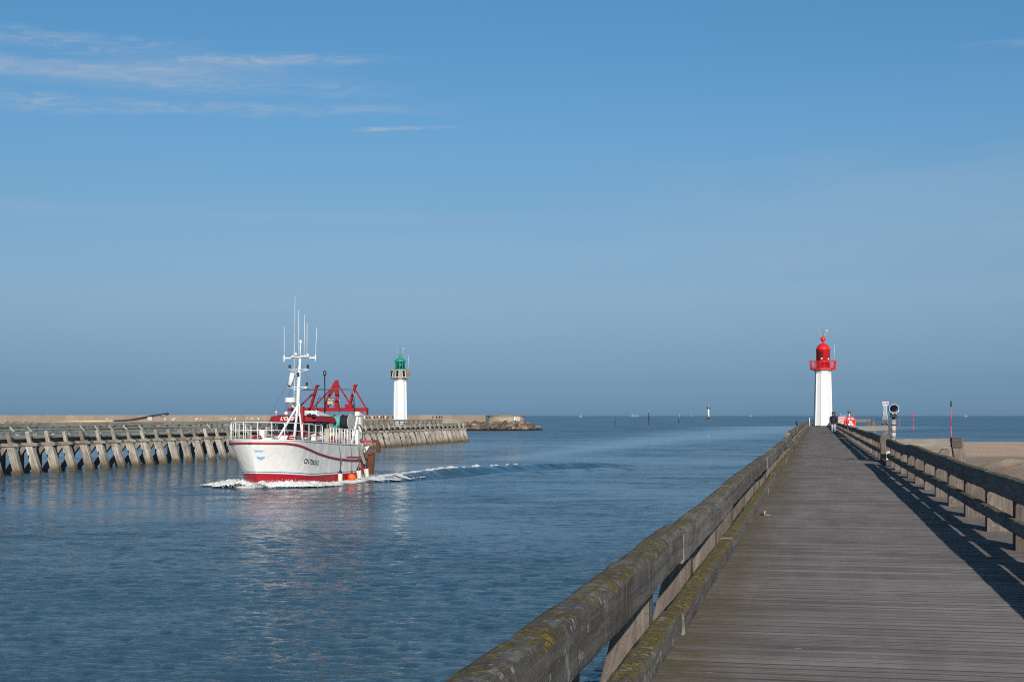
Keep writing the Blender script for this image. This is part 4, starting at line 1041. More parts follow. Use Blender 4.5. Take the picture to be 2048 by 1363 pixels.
mb.add(vs,[[0,1,5,4],[1,2,6,5],[2,3,7,6],[3,0,4,7],[4,5,6,7],[3,2,1,0]]); mb.build('roof_casing',M['white'],bt)
# name on the visor
f0,f1,t0,t1=vs0=[rring(4.56,.10,.14)[0],rring(4.56,.10,.14)[1],rring(4.96,-.02,-.12)[0],rring(4.96,-.02,-.12)[1]]
me=text_mesh("L'OASIS",.44,.0,bold=.014)
ex=(f1-f0).normalized(); ey=((t0+t1)/2-(f0+f1)/2).normalized(); nz=ex.cross(ey).normalized(); ctr=(f0+f1+t0+t1)/4
for v in me.vertices: v.co=ctr+ex*(v.co.x*1.0-.02)+ey*(v.co.y-.0)+nz*.015
me.materials.append(M['lens']); link('name_lettering',me,bt)
mb=MB()
for y,z in ((1.55,5.05),(1.95,4.98)): mb.lathe([(.05,-.12),(.16,-.10),(.17,.10),(.05,.12)],12,BX(7.35,y-.25,z),M=Matrix.Rotation(R(90),3,'Y'))
mb.build('searchlight',M['black'],bt)
mb=MB(); mb.sphere(BX(7.3,1.2,5.25),.20,10,(1,1,.8)); mb.tube([BX(8.0,1.6,5.0),BX(8.0,1.6,5.45)],.07,8); mb.sphere(BX(7.9,-1.0,5.2),.16,10); mb.build('antenna_dome',M['white'],bt)
mb=MB(); mb.tube([BX(7.25,-1.55,5.0),BX(7.25,-1.55,5.25)],.03,6); mb.sphere(BX(7.25,-1.55,5.3),.09,8); mb.build('deck_light',M['lens'],bt)
# mast
mast0=BX(8.6,-.38,5.0); mast1=BX(8.95,-.28,9.75)
def mz(z): return mast0.lerp(mast1,(z-5.0)/4.75)
mb=MB(); mb.tube([mz(5.0),mz(7.2),mz(9.75)],.14,10,scales=[1.25,1.0,.75]); mb.tube([mz(9.7),mz(9.7)+Vector((0,.03,1.15))],.05,6); mb.build('mast',M['white'],bt)
mb=MB()
for z,hw in ((8.72,.80),(7.30,.84)):
    c=mz(z)
    for s in (-1,1): mb.tube([c+Vector((.12,0,0)),c+Vector((.12,s*hw,.0))],.035,6); mb.tube([c+Vector((.0,0,-.25)),c+Vector((.12,s*hw,-.02))],.025,6); mb.box(c+Vector((.12,s*hw,.05)),(.2,.2,.03))
    mb.tube([c+Vector((.12,-hw,0)),c+Vector((.12,hw,0))],.03,6)
mb.build('spreader',M['white'],bt)
c=mz(9.66); mb=MB(); mb.beam(c+Vector((0,-1.42,0)),c+Vector((0,1.42,0)),.09,.11); mb.beam(c+Vector((.25,-.7,.08)),c+Vector((.25,.8,.08)),.05,.05)
for y in (-.5,.35,.6,.85): mb.box(c+Vector((.15,y,.14)),(.3,.16,.12))
mb.sphere(c+Vector((.2,-.28,.3)),.12,8); mb.sphere(c+Vector((.2,.75,.26)),.1,8); mb.build('top_yard',M['white'],bt)
mb=MB(); mb.lathe([(.05,0),(.09,.05),(.09,.16),(.14,.2),(.12,.3),(.02,.42)],10,c+Vector((0,.05,1.05))); mb.build('masthead_light',M['lens'],bt)
for (y,zb,zt_,lean) in ((-1.42,-.35,2.55,0),(-.52,-1.9,2.0,0),(-.50,1.7,4.95,.06),(-.12,.1,3.85,.0),(.36,.1,3.5,.06),(.60,.1,2.75,.03),(1.36,-.3,2.45,.12)):
    mb=MB(); th=abs(y)>1.2
    mb.tube([c+Vector((0,y,zb)),c+Vector((0,y+lean*.4,zt_*.5+zb*.5)),c+Vector((0,y+lean,zt_))],.022 if zb<1 else .016,6,scales=[1.4 if th else 1.1,1,.7])
    if th: mb.tube([c+Vector((0,y,zb)),c+Vector((0,y,.22))],.065,8)
    mb.build('aerial',M['white'],bt)
for z,s in ((8.72,-1),(8.72,1),(7.30,-1),(7.30,1),(8.1,0)):
    cc=mz(z)+Vector((.14,s*.80,.07)); mb=MB(); mb.lathe([(.10,0),(.11,.06),(.09,.10),(.09,.24),(.11,.27),(.06,.31)],10,cc); mb.build('navigation_light',M['black'],bt)
mb=MB(); a=mz(7.45)+Vector((.35,-.62,0)); b_=mz(8.45)+Vector((.35,-.42,0)); mb.tube([a,b_],.19,12); mb.build('radar_reflector',M['white'],bt)
mb=MB(); c2=mz(6.05)+Vector((.75,-.30,0)); mb.lathe([(.38,0),(.46,.04),(.46,.16),(.40,.18),(.46,.20),(.44,.36),(.30,.42)],18,c2); mb.beam(c2+Vector((-.75,.2,-.08)),c2+Vector((.2,0,-.05)),.4,.08); mb.tube([c2+Vector((0,0,-.05)),c2+Vector((-.5,.3,-.6))],.06,6); mb.build('radar',M['white'],bt)
mb=MB()
for k in range(12): 
    z=5.6+k*.24; p=mz(z); mb.tube([p+Vector((.05,0,0)),p+Vector((.1,-.32,0))],.018,5)
mb.tube([mz(5.4)+Vector((.1,-.32,0)),mz(8.5)+Vector((.1,-.32,0))],.02,5); mb.build('mast_ladder',M['white'],bt)
mb=MB(); mb.tube([BX(8.5,-1.5,4.95),mz(7.3)+Vector((.1,-.6,0))],.015,5); mb.tube([BX(11,1.5,4.95),mz(9.2)],.012,5); mb.tube([BX(1.0,0,3.2),mz(9.4)],.010,5); mb.build('stay_wire',M['rope'],bt)
# landing post and white tripod before the wheelhouse
pt=BX(6.35,1.2,0)
mb=MB(); mb.beam(pt+Vector((0,0,2.8)),pt+Vector((0,0,5.75)),.26,.26,up=(0,1,0)); mb.build('landing_post',M['red'],bt)
mb=MB(); mb.prism([(-.10,5.0),(.10,5.0),(.12,5.95),(.05,6.02),(-.06,5.98),(-.42,5.0)],pt+Vector((.2,-.25,0)),(0,1,0),(0,0,1),(-.08,0,0)); mb.build('gusset_plate',M['white'],bt)
mb=MB(); ap=pt+Vector((.25,-.25,5.85))
mb.beam(ap,BX(4.1,.15,3.1),.13,.13,up=(1,0,0)); mb.beam(ap,BX(4.7,1.28,3.05),.13,.13,up=(1,0,0)); mb.beam(ap+Vector((0,.15,-.7)),BX(5.3,1.75,3.0),.10,.10,up=(1,0,0)); mb.build('tripod_leg',M['white'],bt)
mb=MB(); mb.tube([pt+Vector((.14,0,z)) for z in (3,5.6)],.02,5); mb.tube([BX(6.9,.45,4.55),BX(6.8,.45,5.2)],.02,5); mb.build('halyard',M['rope'],bt)
# stern gantry
GT=13.5; gz=5.52
mb=MB(); mb.beam(BX(GT,-3.62,gz),BX(GT,3.62,gz),.36,.30); mb.box(BX(GT,3.60,gz-.16),(.42,.05,.6)); mb.build('gantry_beam',M['red'],bt)
mb=MB()
def gp(y,z,dx=0): return BX(GT+dx,y,z)
mb.beam(gp(-1.57,gz+.1),gp(-.98,gz+1.95),.18,.24,up=(1,0,0)); mb.box(gp(-.92,gz+2.0),(.34,.26,.12))
mb.build('gallows_arm',M['red'],bt)
mb=MB(); mb.beam(gp(1.95,gz+.1),gp(2.52,gz+1.98),.18,.26,up=(1,0,0)); mb.box(gp(2.55,gz+2.02),(.34,.26,.12)); mb.box(gp(2.0,gz+.30),(.4,.7,.3),bev=.08); mb.build('gallows_arm',M['red'],bt)
mb=MB()
for (a,b_) in (((-2.75,gz+.1),(-1.15,gz+1.5)),((-1.35,gz+.15),(.35,gz+1.75)),((.95,gz+2.1),(2.0,gz+.55)),((2.45,gz+1.75),(3.45,gz+.15))): mb.beam(gp(*a),gp(*b_),.10,.10,up=(1,0,0))
mb.build('gantry_brace',M['red'],bt)
mb=MB()
mb.prism([(a_-.22,gz+.1+(z_-.1)*.74) for a_,z_ in [(.02,.15),(.32,.12),(.42,.6),(.48,1.4),(.92,2.3),(.80,2.9),(.68,2.6),(.16,1.2),(.04,.6)]],BX(GT-.15,0,0),(0,1,0),(0,0,1),(-.16,0,0))
mb.prism([(a_-.22,gz+.1+(z_-.1)*.74) for a_,z_ in [(.92,.12),(1.2,.12),(1.32,.6),(1.22,3.25),(1.02,3.3),(.80,2.9),(.92,1.9),(1.02,1.3),(.92,.6)]],BX(GT-.15,0,0),(0,1,0),(0,0,1),(-.16,0,0))
mb.build('block_tower',M['red'],bt)
mb=MB(); mb.lathe([(.3,-.22),(.34,-.2),(.22,-.05),(.22,.05),(.34,.2),(.3,.22)],14,BX(GT-.1,.40,gz+.62),M=Matrix.Rotation(R(90),3,'X')); mb.build('net_block',M['palerope'],bt)
mb=MB(); yy=.22; mb.tube([BX(GT-1.0,yy,5.0),BX(GT-1.0,yy,gz+2.75)],.045,6); mb.lathe([(.05,-.05),(.05,.05)],6,BX(GT-1.0,yy,gz+2.85)); 
mb.tube([BX(GT-1.0,yy+.11*math.cos(R(a)),gz+3.0+.22*math.sin(R(a))) for a in range(0,360,30)],.045,6,closed=True); mb.build('signal_staff',M['black'],bt)
mb=MB(); zz=gz+1.65
mb.tube([BX(GT-1.2,-2.2,zz),BX(GT-1.2,2.6,zz),BX(GT-1.2,2.85,zz-.12),BX(GT-1.2,2.95,zz-.4),BX(GT-1.2,2.95,gz-.4)],.05,6); mb.tube([BX(GT-1.2,-2.2,zz),BX(GT-1.2,-2.2,4.9)],.05,6)
z2=gz+.95; mb.tube([BX(GT-.8,-.62,gz-.2),BX(GT-.8,-.62,z2-.2),BX(GT-.8,-.4,z2),BX(GT-.8,1.25,z2),BX(GT-.8,1.45,z2-.2),BX(GT-.8,1.45,gz-.2)],.055,6)
mb.tube([BX(GT-.4,2.7,gz),BX(GT-.3,2.35,gz+1.6)],.03,6); mb.build('pipe_hoop',M['greymetal'],bt)
# white legs of the gantry, either side
for s in (1,-1):
    mb=MB(); mb.beam(BX(GT,s*2.85,gz-.2),BX(GT-.95,s*2.62,2.5),.20,.14,up=(0,1,0)); mb.beam(BX(GT,s*2.9,gz-.2),BX(GT+.95,s*2.75,2.5),.34,.22,up=(0,1,0)); mb.box(BX(GT,s*2.80,gz-.35),(.7,.5,.32)); mb.build('gantry_leg',M['white'],bt)
mb=MB(); mb.box(BX(GT-.1,2.75,3.2),(.35,.30,1.3),bev=.03); mb.tube([BX(GT+.4,2.85,z) for z in (2.6,4.2)],.05,6); mb.build('winch_housing',M['white'],bt)
mb=MB(); mb.tube([BX(GT+.2,2.3+.0,4.2),BX(GT+.1,2.9,4.25),BX(GT+.1,3.15,3.8),BX(GT+.1,3.15,3.1),BX(GT,2.7,2.9)],.04,6); mb.tube([BX(GT+.2,2.4,3.9),BX(GT+.1,3.0,3.6),BX(GT+.1,3.0,2.8)],.035,6); mb.build('hydraulic_hose',M['black'],bt)
# net drums between cheeks
for y,mat,rr in ((1.2,'greymetal',.62),(1.95,'navy',.60),(2.66,'greypaint',.68),(-.4,'greymetal',.62)):
    mb=MB(); mb.lathe([(rr-.05,-.03),(rr,-.02),(rr,.02),(rr-.05,.03)],26,BX(12.3,y,4.50),M=Matrix.Rotation(R(90),3,'X')); mb.build('drum_cheek',M[mat],bt)
for y0,y1,mat,rr in ((1.26,1.70,'net_teal',.50),(2.0,2.62,'net_black',.54),(-.35,1.15,'net_black',.48)):
    mb=MB(); pr=[(rr*(1+.06*math.sin(i*2.3)),lerp(y0,y1,i/9)) for i in range(10)]; mb.lathe(pr,22,BX(12.3,0,4.50),M=Matrix.Rotation(R(-90),3,'X')); mb.build('net_roll',M[mat],bt)
mb=MB()
for k in range(9): 
    y=1.27+.05*k; mb.tube([BX(11.75,y,4.85+rj(.1)),BX(11.7,y+rj(.05),4.3),BX(11.65,y+rj(.08),3.2+rj(.2))],.035,5)
mb.build('loose_twine',M['net_teal'],bt)
for y in (1.1,2.4,-.5):
    mb=MB(); mb.beam(BX(12.3,y,2.4),BX(12.3,y,4.5),.14,.2,up=(0,1,0)); mb.build('drum_stand',M['greypaint'],bt)
# deck clutter behind the side rail
mb=MB(); mb.sphere(BX(10.3,1.95,3.25),.62,14,(.9,1.0,.72)); mb.build('net_pile',M['palerope'],bt)
mb=MB()
for t in (9.0,10.0,10.7): mb.box(BX(t,2.35,2.85),(.4,.4,.35),bev=.03)
mb.build('fish_box',M['rub'],bt)
mb=MB(); mb.lathe([(.13,0),(.13,.62),(.05,.72)],10,BX(9.15,2.55,2.72)); mb.build('extinguisher',M['red'],bt)
mb=MB()
for k in range(5): mb.tube([BX(8.0+.16*k,2.35,2.7),BX(8.35+.16*k,2.2,3.95)],.045,6)
mb.build('pole',M['palerope'],bt)
mb=MB(); mb.tube([BX(7.2,2.3,3.6),BX(9.3,2.1,3.05)],.06,6); mb.tube([BX(7.2,2.35,3.3),BX(9.0,2.2,3.0)],.06,6); mb.tube([BX(7,2.4,3.75),BX(9.5,2.1,3.3)],.04,6); mb.build('stowed_boom',M['white'],bt)
# red outrigger with rusty end, quarter ramp
mb=MB(); mb.beam(BX(13.9,2.2,2.86),BX(14.6,3.55,2.86),.22,.24); mb.build('outrigger_beam',M['red'],bt)
mb=MB(); mb.beam(BX(14.6,3.55,2.87),BX(14.9,4.05,2.87),.24,.26); mb.box(BX(14.85,4.02,2.35),(.22,.3,.9)); mb.build('outrigger_end',M['rust'],bt)
mb=MB(); a=hy(13.6,2)+.10; mb.prism([(13.0,2.62),(13.55,2.62),(14.9,.95),(14.55,.95)],Vector((7.5,a,0)),(-1,0,0),(0,0,1),(0,.10,0)); mb.build('quarter_ladder',M['greypaint'],bt)
mb=MB(); mb.prism([(0,0),(.95,.0),(.60,-.55),(0,-.75)],BX(15.0,2.25,2.55),(0,1,0),(0,0,1),(-.05,0,0)); mb.build('stern_flare',M['white'],bt)
# trawl door hung at the port quarter: a thing of its own
def b2w(p): c,s=math.cos(HEAD),math.sin(HEAD); return Vector((BO.x+KS*(c*p.x-s*p.y), BO.y+KS*(s*p.x+c*p.y), ZO+KS*p.z))
td=thing('trawl_door','rusty steel trawl door hung on the stern quarter of the trawler','trawl door',b2w(BX(15.3,3.05,0)),HEAD); td.scale=(KS,KS,KS)
mb=MB(); mb.prism([(-.62,.15),(.30,.02),(.46,1.70),(.28,1.95),(-.62,1.66)],(0,0,0),(0,1,0),(0,0,1),(-.12,0,0)); mb.build('door_plate',M['rust'],td)
mb=MB(); mb.beam((.04,-.6,1.70),(.04,.5,1.88),.12,.14); mb.beam((.04,-.55,.9),(.04,.5,.9),.08,.1); mb.build('stiffener',M['rust'],td)
mb=MB(); mb.tube([(.03,-.3,1.85),(.03,-.25,2.1),(.03,.05,2.15),(.03,.1,1.9)],.05,6); mb.build('towing_bracket',M['red'],td)
# fenders
def fender(t,lbl,tilt,zb0,yo=.0,ytop_=None,long=.78,r=.19):
    zb=zb0-.36; y=hy(t,.6)+r+.05+yo; f=thing('boat_fender',lbl,'fender',b2w(BX(t,y,zb)),HEAD,group='fenders hung along the port side of the trawler'); f.scale=(KS,KS,KS)
    rot=Matrix.Rotation(tilt,3,'Y')
    mb=MB(); mb.lathe([(.05,0),(r*.8,.03),(r,.12),(r,long-.08),(r*.93,long)],14,M=rot); mb.build('body',M['fender'],f)
    mb=MB(); mb.lathe([(r*.95,long),(r*.85,long+.08),(.07,long+.26),(.05,long+.32)],14,M=rot); mb.build('cap',M['navy'],f)
    mb=MB(); top=rot@Vector((0,0,long+.3)); tz=zt(t)-zb+.1; dt=.5
    mb.tube([top,Vector((.15,.12,tz*.62)),Vector((.45 if tilt==0 else .3,-.05+hy(t-.4,zt(t))-y+.1,tz))],.028,5); mb.sphere(top+Vector((.03,.08,.75)),.09,6,(1,1,1.6)); mb.build('rope',M['rope'],f)
fender(9.7,'white fender farthest forward, left of the orange buoy on the trawler',0.0,-.05)
fender(13.6,'scuffed white fender just right of the orange buoy on the trawler',R(14),.05,.05,r=.21,long=.85)
fender(14.8,'yellowed white fender nearest the stern, beside the rusty trawl door',R(16),.22,.25,r=.20)
ob=thing('buoy','round orange inflatable buoy hanging at the waterline of the trawler','buoy',b2w(BX(11.8,hy(11.8,.3)+.36,-.02)),HEAD); ob.scale=(KS,KS,KS)
mb=MB(); mb.sphere((0,0,0),.34,18); mb.build('ball',M['orange'],ob)
mb=MB(); mb.lathe([(.12,.30),(.09,.40),(.05,.44)],10); mb.build('cap',M['navy'],ob)
mb=MB(); mb.tube([(0,0,.42),(.1,.05,1.7),(.35,.05,2.75)],.024,5); mb.build('rope',M['rope'],ob)
# froth thrown up by the bow and along the side: a broken, lumpy skin of white water plus spray
def froth():
    rng=random.Random(11); V=[];F=[]
    N3=lambda a,b,c,o=4: mnoise.fractal(Vector((a,b,c)),1.0,2.0,o)
    def sheet(fn,nu,nv):
        idx={}; 
        pts=[[fn(i/(nu-1),j/(nv-1)) for j in range(nv)] for i in range(nu)]
        def vi(i,j):
            if (i,j) not in idx: idx[(i,j)]=len(V); V.append(tuple(pts[i][j][0]))
            return idx[(i,j)]
        for i in range(nu-1):
            for j in range(nv-1):
                if (pts[i][j][1]+pts[i+1][j][1]+pts[i+1][j+1][1]+pts[i][j+1][1])/4>0: F.append((vi(i,j),vi(i+1,j),vi(i+1,j+1),vi(i,j+1)))
    def side_fn(side,t0,t1):
        def fn(u,v):
            t=lerp(t0,t1,u); sp=interp([(-1,1.6),(0,2.0),(1.5,3.2),(4,3.4),(8,2.6),(13,2.2),(17,3.0)] if side>0 else [(-1,2.2),(0,3.6),(1.5,4.6),(4,4.2),(8,2)],t); o=v*sp-.15
            hm=interp([(-1,.0),(0,.34),(1,.52),(3,.46),(5,.26),(8,.13),(17,.16)],t); c=.30*sp
            k=math.exp(-((o-c)/(.42*sp))**2)
            n1=N3(t*1.1,o*1.6,side*3); n2=N3(t*4.5,o*4.5,7,3)
            z=-.01+hm*k*(.75+.45*n1)+.10*n2*(k+.15)
            y=side*(hy(max(t,1.06),.0)+o-.12)
            p=b2w(BX(t-.25*o*(1 if t<3 else .2),y,0)); p.z=z
            d=k*1.15+n1*.5+n2*.25-.12-.9*max(0,v-.80)*5-.25*max(0,(t-12)/5)
            return p,d
        return fn
    sheet(side_fn(1,.3,17),330,48); sheet(side_fn(-1,.0,7.5),180,60)
    def arm_fn(u,v):
        s=u*3.4; k=int(min(s,3.399)); a=arm[k].lerp(arm[k+1],s-k); dr=(arm[k+1]-arm[k]).normalized(); nn=Vector((dr.y,-dr.x,0))
        wd=interp([(0,5.0),(1,3.6),(2.2,1.8),(3.4,1.0)],s); q=a+nn*((v-.5)*wd-.2); n1=N3(q.x*.8,q.y*.8,3); n2=N3(q.x*3.2,q.y*3.2,9,3)
        k2=math.exp(-((v-.5)/.28)**2); hgt=interp([(0,.18),(1,.42),(2,.54),(3.4,.50)],s); q.z=.02+hgt*k2*(.8+.35*n1)+.07*n2
        return q, k2*.95+n1*.75+n2*.45-interp([(0,.12),(1.2,.22),(2.3,.55),(3.4,1.05)],s)
    sheet(arm_fn,420,34)
    ico=[(0,0,1),(.9,0,-.4),(-.45,.78,-.4),(-.45,-.78,-.4)]
    def blob(p,r):
        o=len(V)
        for q in ico: k=r*rng.uniform(.7,1.3); V.append((p.x+q[0]*k,p.y+q[1]*k,p.z+q[2]*k))
        F.extend([(o,o+1,o+2),(o,o+2,o+3),(o,o+3,o+1),(o+1,o+3,o+2)])
    for i in range(2600):
        t=rng.uniform(-.5,6.5)*rng.uniform(.5,1); side=1 if rng.random()<.6 else -1; o=abs(rng.gauss(.9,.6)); h=interp([(-1,.1),(0,.34),(2,.5),(6,.2)],t)
        p=b2w(BX(t-.25*o,side*(hy(max(t,1.06),0)+o-.1),0)); p.z=.02+h*rng.uniform(.2,1.15)*math.exp(-(o-.9)**2); blob(p,rng.uniform(.012,.035))
    for i in range(900):
        s=rng.random()**1.5*3.2; k=int(s); a=arm[k].lerp(arm[k+1],s-k)+Vector((rng.gauss(0,.4),rng.gauss(0,.8),0)); a.z=.1+.35*rng.random()*(1-s/4); blob(a,rng.uniform(.012,.035))
    me=bpy.data.meshes.new('bow_foam'); me.from_pydata(V,[],F); me.polygons.foreach_set('use_smooth',[True]*len(F)); me.update(); return me
m,t_,b=new_mat('white_foam'); pp=t_.geo['Position']; nf=t_.noise(pp,3.5,6,.75)
t_.set(b.inputs['Base Color'],t_.mix(t_.step(nf,.35,.62),(.60,.62,.63),(.82,.82,.81))); b.inputs['Roughness'].default_value=.8
t_.set(b.inputs['Normal'],t_.bump(nf,.8,.12))
me=froth(); me.materials.append(m); tag(link('bow_foam',me),'white froth of the bow wave and wake round the trawler','foam',kind='stuff')

# ------------------------------------------------------------------ the walker
def skin(name,verts,edges,radii,mat,parent=None,sub=1,root=0):
    me=bpy.data.meshes.new(name); me.from_pydata(verts,edges,[]); me.update(); me.materials.append(mat)
    o=link(name,me,parent); sm_=o.modifiers.new('skin','SKIN'); sm_.use_smooth_shade=True
    for i,r in enumerate(radii):
        sv=me.skin_vertices[0].data[i]; sv.radius=(r,r) if not isinstance(r,tuple) else r; sv.use_root=(i==root)
    ss=o.modifiers.new('sub','SUBSURF'); ss.levels=sub; ss.render_levels=sub
    return o
P=at(1667,0,121.5)
wk=thing('person','person in a dark fur-hooded parka and light jeans walking towards the camera','person',(P.x,P.y,DECK+.005),TH)
skinm=plain('skin_tone',(.45,.27,.19),.55,var=.05); coat=plain('navy_parka',(.010,.011,.020),.8,sc=20); jeans=plain('light_jeans',(.36,.45,.56),.85,sc=25); fur=plain('dark_fur',(.030,.020,.016),.95,var=.4,sc=40); shoe=plain('dark_shoe',(.02,.018,.018),.6)
V=[(0,0,.95),(0,0,1.15),(0,.01,1.38),(0,.0,1.50),(0,-.01,1.58),(0,-.02,1.68),(0,-.01,1.76),      # pelvis..head
   (.10,0,.90),(.11,-.06,.50),(.11,.02,.09),(.11,-.12,.04),                                         # left leg, forward
   (-.10,0,.90),(-.10,.05,.50),(-.10,.16,.10),(-.10,.06,.04),                                       # right leg, behind
   (.19,0,1.42),(.27,.03,1.16),(.27,-.06,.93),(.265,-.08,.86),
   (-.19,0,1.42),(-.27,.03,1.16),(-.27,-.06,.93),(-.265,-.08,.86)]
E=[(0,1),(1,2),(2,3),(3,4),(4,5),(5,6),(0,7),(7,8),(8,9),(9,10),(0,11),(11,12),(12,13),(13,14),(2,15),(15,16),(16,17),(17,18),(2,19),(19,20),(20,21),(21,22)]
Rr=[(.15,.11),(.14,.10),(.17,.11),.06,.06,(.078,.095),(.06,.075),.09,.065,.045,.035,.09,.065,.045,.035,.06,.045,.034,.03,.06,.045,.034,.03]
nv=len(V)
for s,w_ in ((1,18),(-1,22)):
    for k in range(4):
        b0=len(V); x=V[w_][0]; V+= [(x-s*.01,-.10+.02*k,.825),(x-s*.02,-.105+.02*k,.79-.006*abs(k-1.5)),(x-s*.035,-.10+.02*k,.765-.008*abs(k-1.5))]; E+= [(w_,b0),(b0,b0+1),(b0+1,b0+2)]; Rr+= [.010,.009,.008]
    b0=len(V); V+= [(V[w_][0]-s*.02,-.125,.83),(V[w_][0]-s*.03,-.135,.80)]; E+= [(w_,b0),(b0,b0+1)]; Rr+= [.011,.009]
body=skin('body',V,E,Rr,skinm,wk,1)
mb=MB(); mb.sphere((0,-.118,1.675),.016,6,(1,1.2,1.4)); mb.build('nose',skinm,wk)
mb=MB(); mb.box((0,-.103,1.705),(.11,.02,.03),bev=.008); mb.build('sunglasses',M['black'],wk)
mb=MB(); mb.box((0,-.106,1.625),(.045,.012,.012)); mb.build('mouth',plain('lips',(.35,.13,.11),.5),wk)
# parka: hem to shoulders, with sleeves
mb=MB()
rows=[(.80,.225,.165),(.95,.225,.17),(1.10,.215,.165),(1.25,.215,.16),(1.38,.225,.15),(1.46,.20,.13),(1.52,.12,.10),(1.56,.08,.08)]
n=18; vs=[]
for z,a,b_ in rows:
    for i in range(n): th=2*math.pi*i/n; k=1+.03*mnoise.noise(Vector((th*2,z*6,0))); vs.append((a*k*math.cos(th),b_*k*math.sin(th),z))
fs=[[r*n+i,r*n+(i+1)%n,(r+1)*n+(i+1)%n,(r+1)*n+i] for r in range(len(rows)-1) for i in range(n)]
mb.add(vs,fs,None,.5,0,True)
for s in (1,-1): mb.tube([(s*.17,0,1.44),(s*.25,.01,1.36),(s*.285,.03,1.15),(s*.28,-.055,.93),(s*.277,-.07,.885)],.075,10,scales=[1.05,1.1,.95,.75,.72])
mb.build('parka',coat,wk)
mb=MB(); mb.lathe([(.10,-.10),(.15,-.06),(.158,.02),(.145,.09),(.09,.155),(.02,.175)],16,(0,.075,1.67),M=Matrix.Diagonal((1,.92,1))); mb.build('hood',coat,wk)
mb=MB(); rngf=random.Random(4)
for k in range(130):
    a=rngf.uniform(0,6.283); r=.122+rngf.gauss(0,.010); c=Vector((r*math.cos(a),-.05+rngf.gauss(0,.012),1.675+r*1.12*math.sin(a))); d=Vector((math.cos(a),rngf.uniform(-.6,.2),math.sin(a)))*rngf.uniform(.018,.032); mb.tube([c,c+d],.012,4,scales=[1,.3])
mb.build('fur_trim',fur,wk)
mb=MB()
mb.tube([(.095,0,.88),(.105,-.045,.52),(.11,.015,.10)],.09,12,scales=[1.05,.85,.80]); mb.tube([(-.095,0,.88),(-.10,.035,.52),(-.10,.15,.12)],.09,12,scales=[1.05,.85,.80]); mb.lathe([(.14,.80),(.155,.86),(.15,.98)],16,M=Matrix.Diagonal((1.15,.85,1))); mb.build('jeans',jeans,wk)
for (x,y,z) in ((.11,-.03,0),(-.10,.10,.015)):
    mb=MB(); mb.sphere((x,y-.03,z+.05),.06,10,(.85,2.2,.8)); mb.box((x,y-.03,z+.012),(.095,.26,.024),bev=.01); mb.build('shoe',shoe,wk)

# ------------------------------------------------------------------ birds
def bird_mesh(name,scale,body_r,neck,upright,mats,wing_dark):
    mb=MB()
    def ell(pts,rs,mat): mb.tube(pts,1.0,10,scales=rs,mat=mat)
    if upright: bp=[(-.14,0,.10),(-.09,0,.16),(0,0,.26),(.05,0,.36),(.065,0,.43),(.06,0,.49),(.08,0,.535),(.13,0,.54)]; rs=[.015,.05,.085,.07,.042,.035,.040,.012]
    else: bp=[(-.30,0,.17),(-.2,0,.17),(-.06,0,.185),(.07,0,.20),(.13,0,.245),(.155,0,.29),(.19,0,.315),(.235,0,.315)]; rs=[.012,.05,.09,.085,.055,.045,.046,.012]
    ell(bp,rs,0)
    mb.tube([(bp[-1][0]-.015,0,bp[-1][2]),(bp[-1][0]+.05,0,bp[-1][2]-.012)],.013,6,mat=2,scales=[1,.4])
    for s in (1,-1):
        if upright: mb.tube([(.02,s*.065,.36),(-.04,s*.075,.25),(-.13,s*.04,.10)],.035,6,mat=1,scales=[.7,1,.3])
        else: mb.tube([(.08,s*.07,.22),(-.08,s*.085,.20),(-.34,s*.03,.18)],.045,6,mat=1,scales=[.7,1,.2])
        mb.tube([(-.01,s*.035,.15),(0,s*.035,0)],.009,5,mat=2); mb.box((.02,s*.035,.006),(.06,.04,.012),mat=2)
    mb.v=[(x*scale,y*scale,z*scale) for x,y,z in mb.v]
    return mb.mesh(name,mats)
bw_=plain('white_feather',(.80,.80,.80),.8,var=.03); bg_=plain('grey_feather',(.36,.38,.41),.8); bb_=plain('black_feather',(.018,.018,.02),.7); bk_=plain('yellow_bill',(.55,.35,.06),.5)
gull=bird_mesh('gull',1.12,.09,0,False,[bw_,bg_,bk_],False)
corm=bird_mesh('cormorant',1.25,.09,0,True,[bb_,bb_,bk_],True); pied=bird_mesh('cormorant',1.2,.09,0,True,[bw_,bb_,bk_],True)
def put_bird(me,name,p,rz,label,cat,group):
    o=link(name,me,None,p,rz); tag(o,label,cat,group)
def on_rail(px,v,z):
    r=(px-1024)/FPX; d=v/(r*math.cos(TH)-math.sin(TH)); p=at(px,831,d); return Vector((p.x,p.y,z))
for px in (215,346,392,403,445,463,469,494,503,518,331,451):
    put_bird(gull,'gull',on_rail(px,-71.86,4.365),rj(3.1),'white gull standing on the back rail of the far jetty','gull','gulls on the far jetty')
q=at(96,829.5,536); q.z=5.30
put_bird(gull,'gull',q,2.6,'lone white gull standing on top of the breakwater wall','gull','gulls on the far jetty')
for i,px in enumerate((729,734,739,745,749,755,758,762,767,771,776,786)):
    put_bird(corm if i%3 else pied,'cormorant',on_rail(px,-71.86,4.365),rj(3.1),'dark upright seabird in the row left of the green lighthouse','seabird','seabirds perched on the far jetty rail')
for px in (865.5,873,879,883): put_bird(corm,'cormorant',on_rail(px,-71.86,4.365),rj(3.1),'dark seabird perched right of the green lighthouse','seabird','seabirds perched on the far jetty rail')
# small dark bird on our own rail
p=at(1596,0,75); put_bird(bird_mesh('starling',.62,.09,0,True,[bb_,bb_,bk_],True),'starling',Vector((-.95,76.0,4.42)),2.0,'small black bird perched on the channel-side pier railing','bird',None)

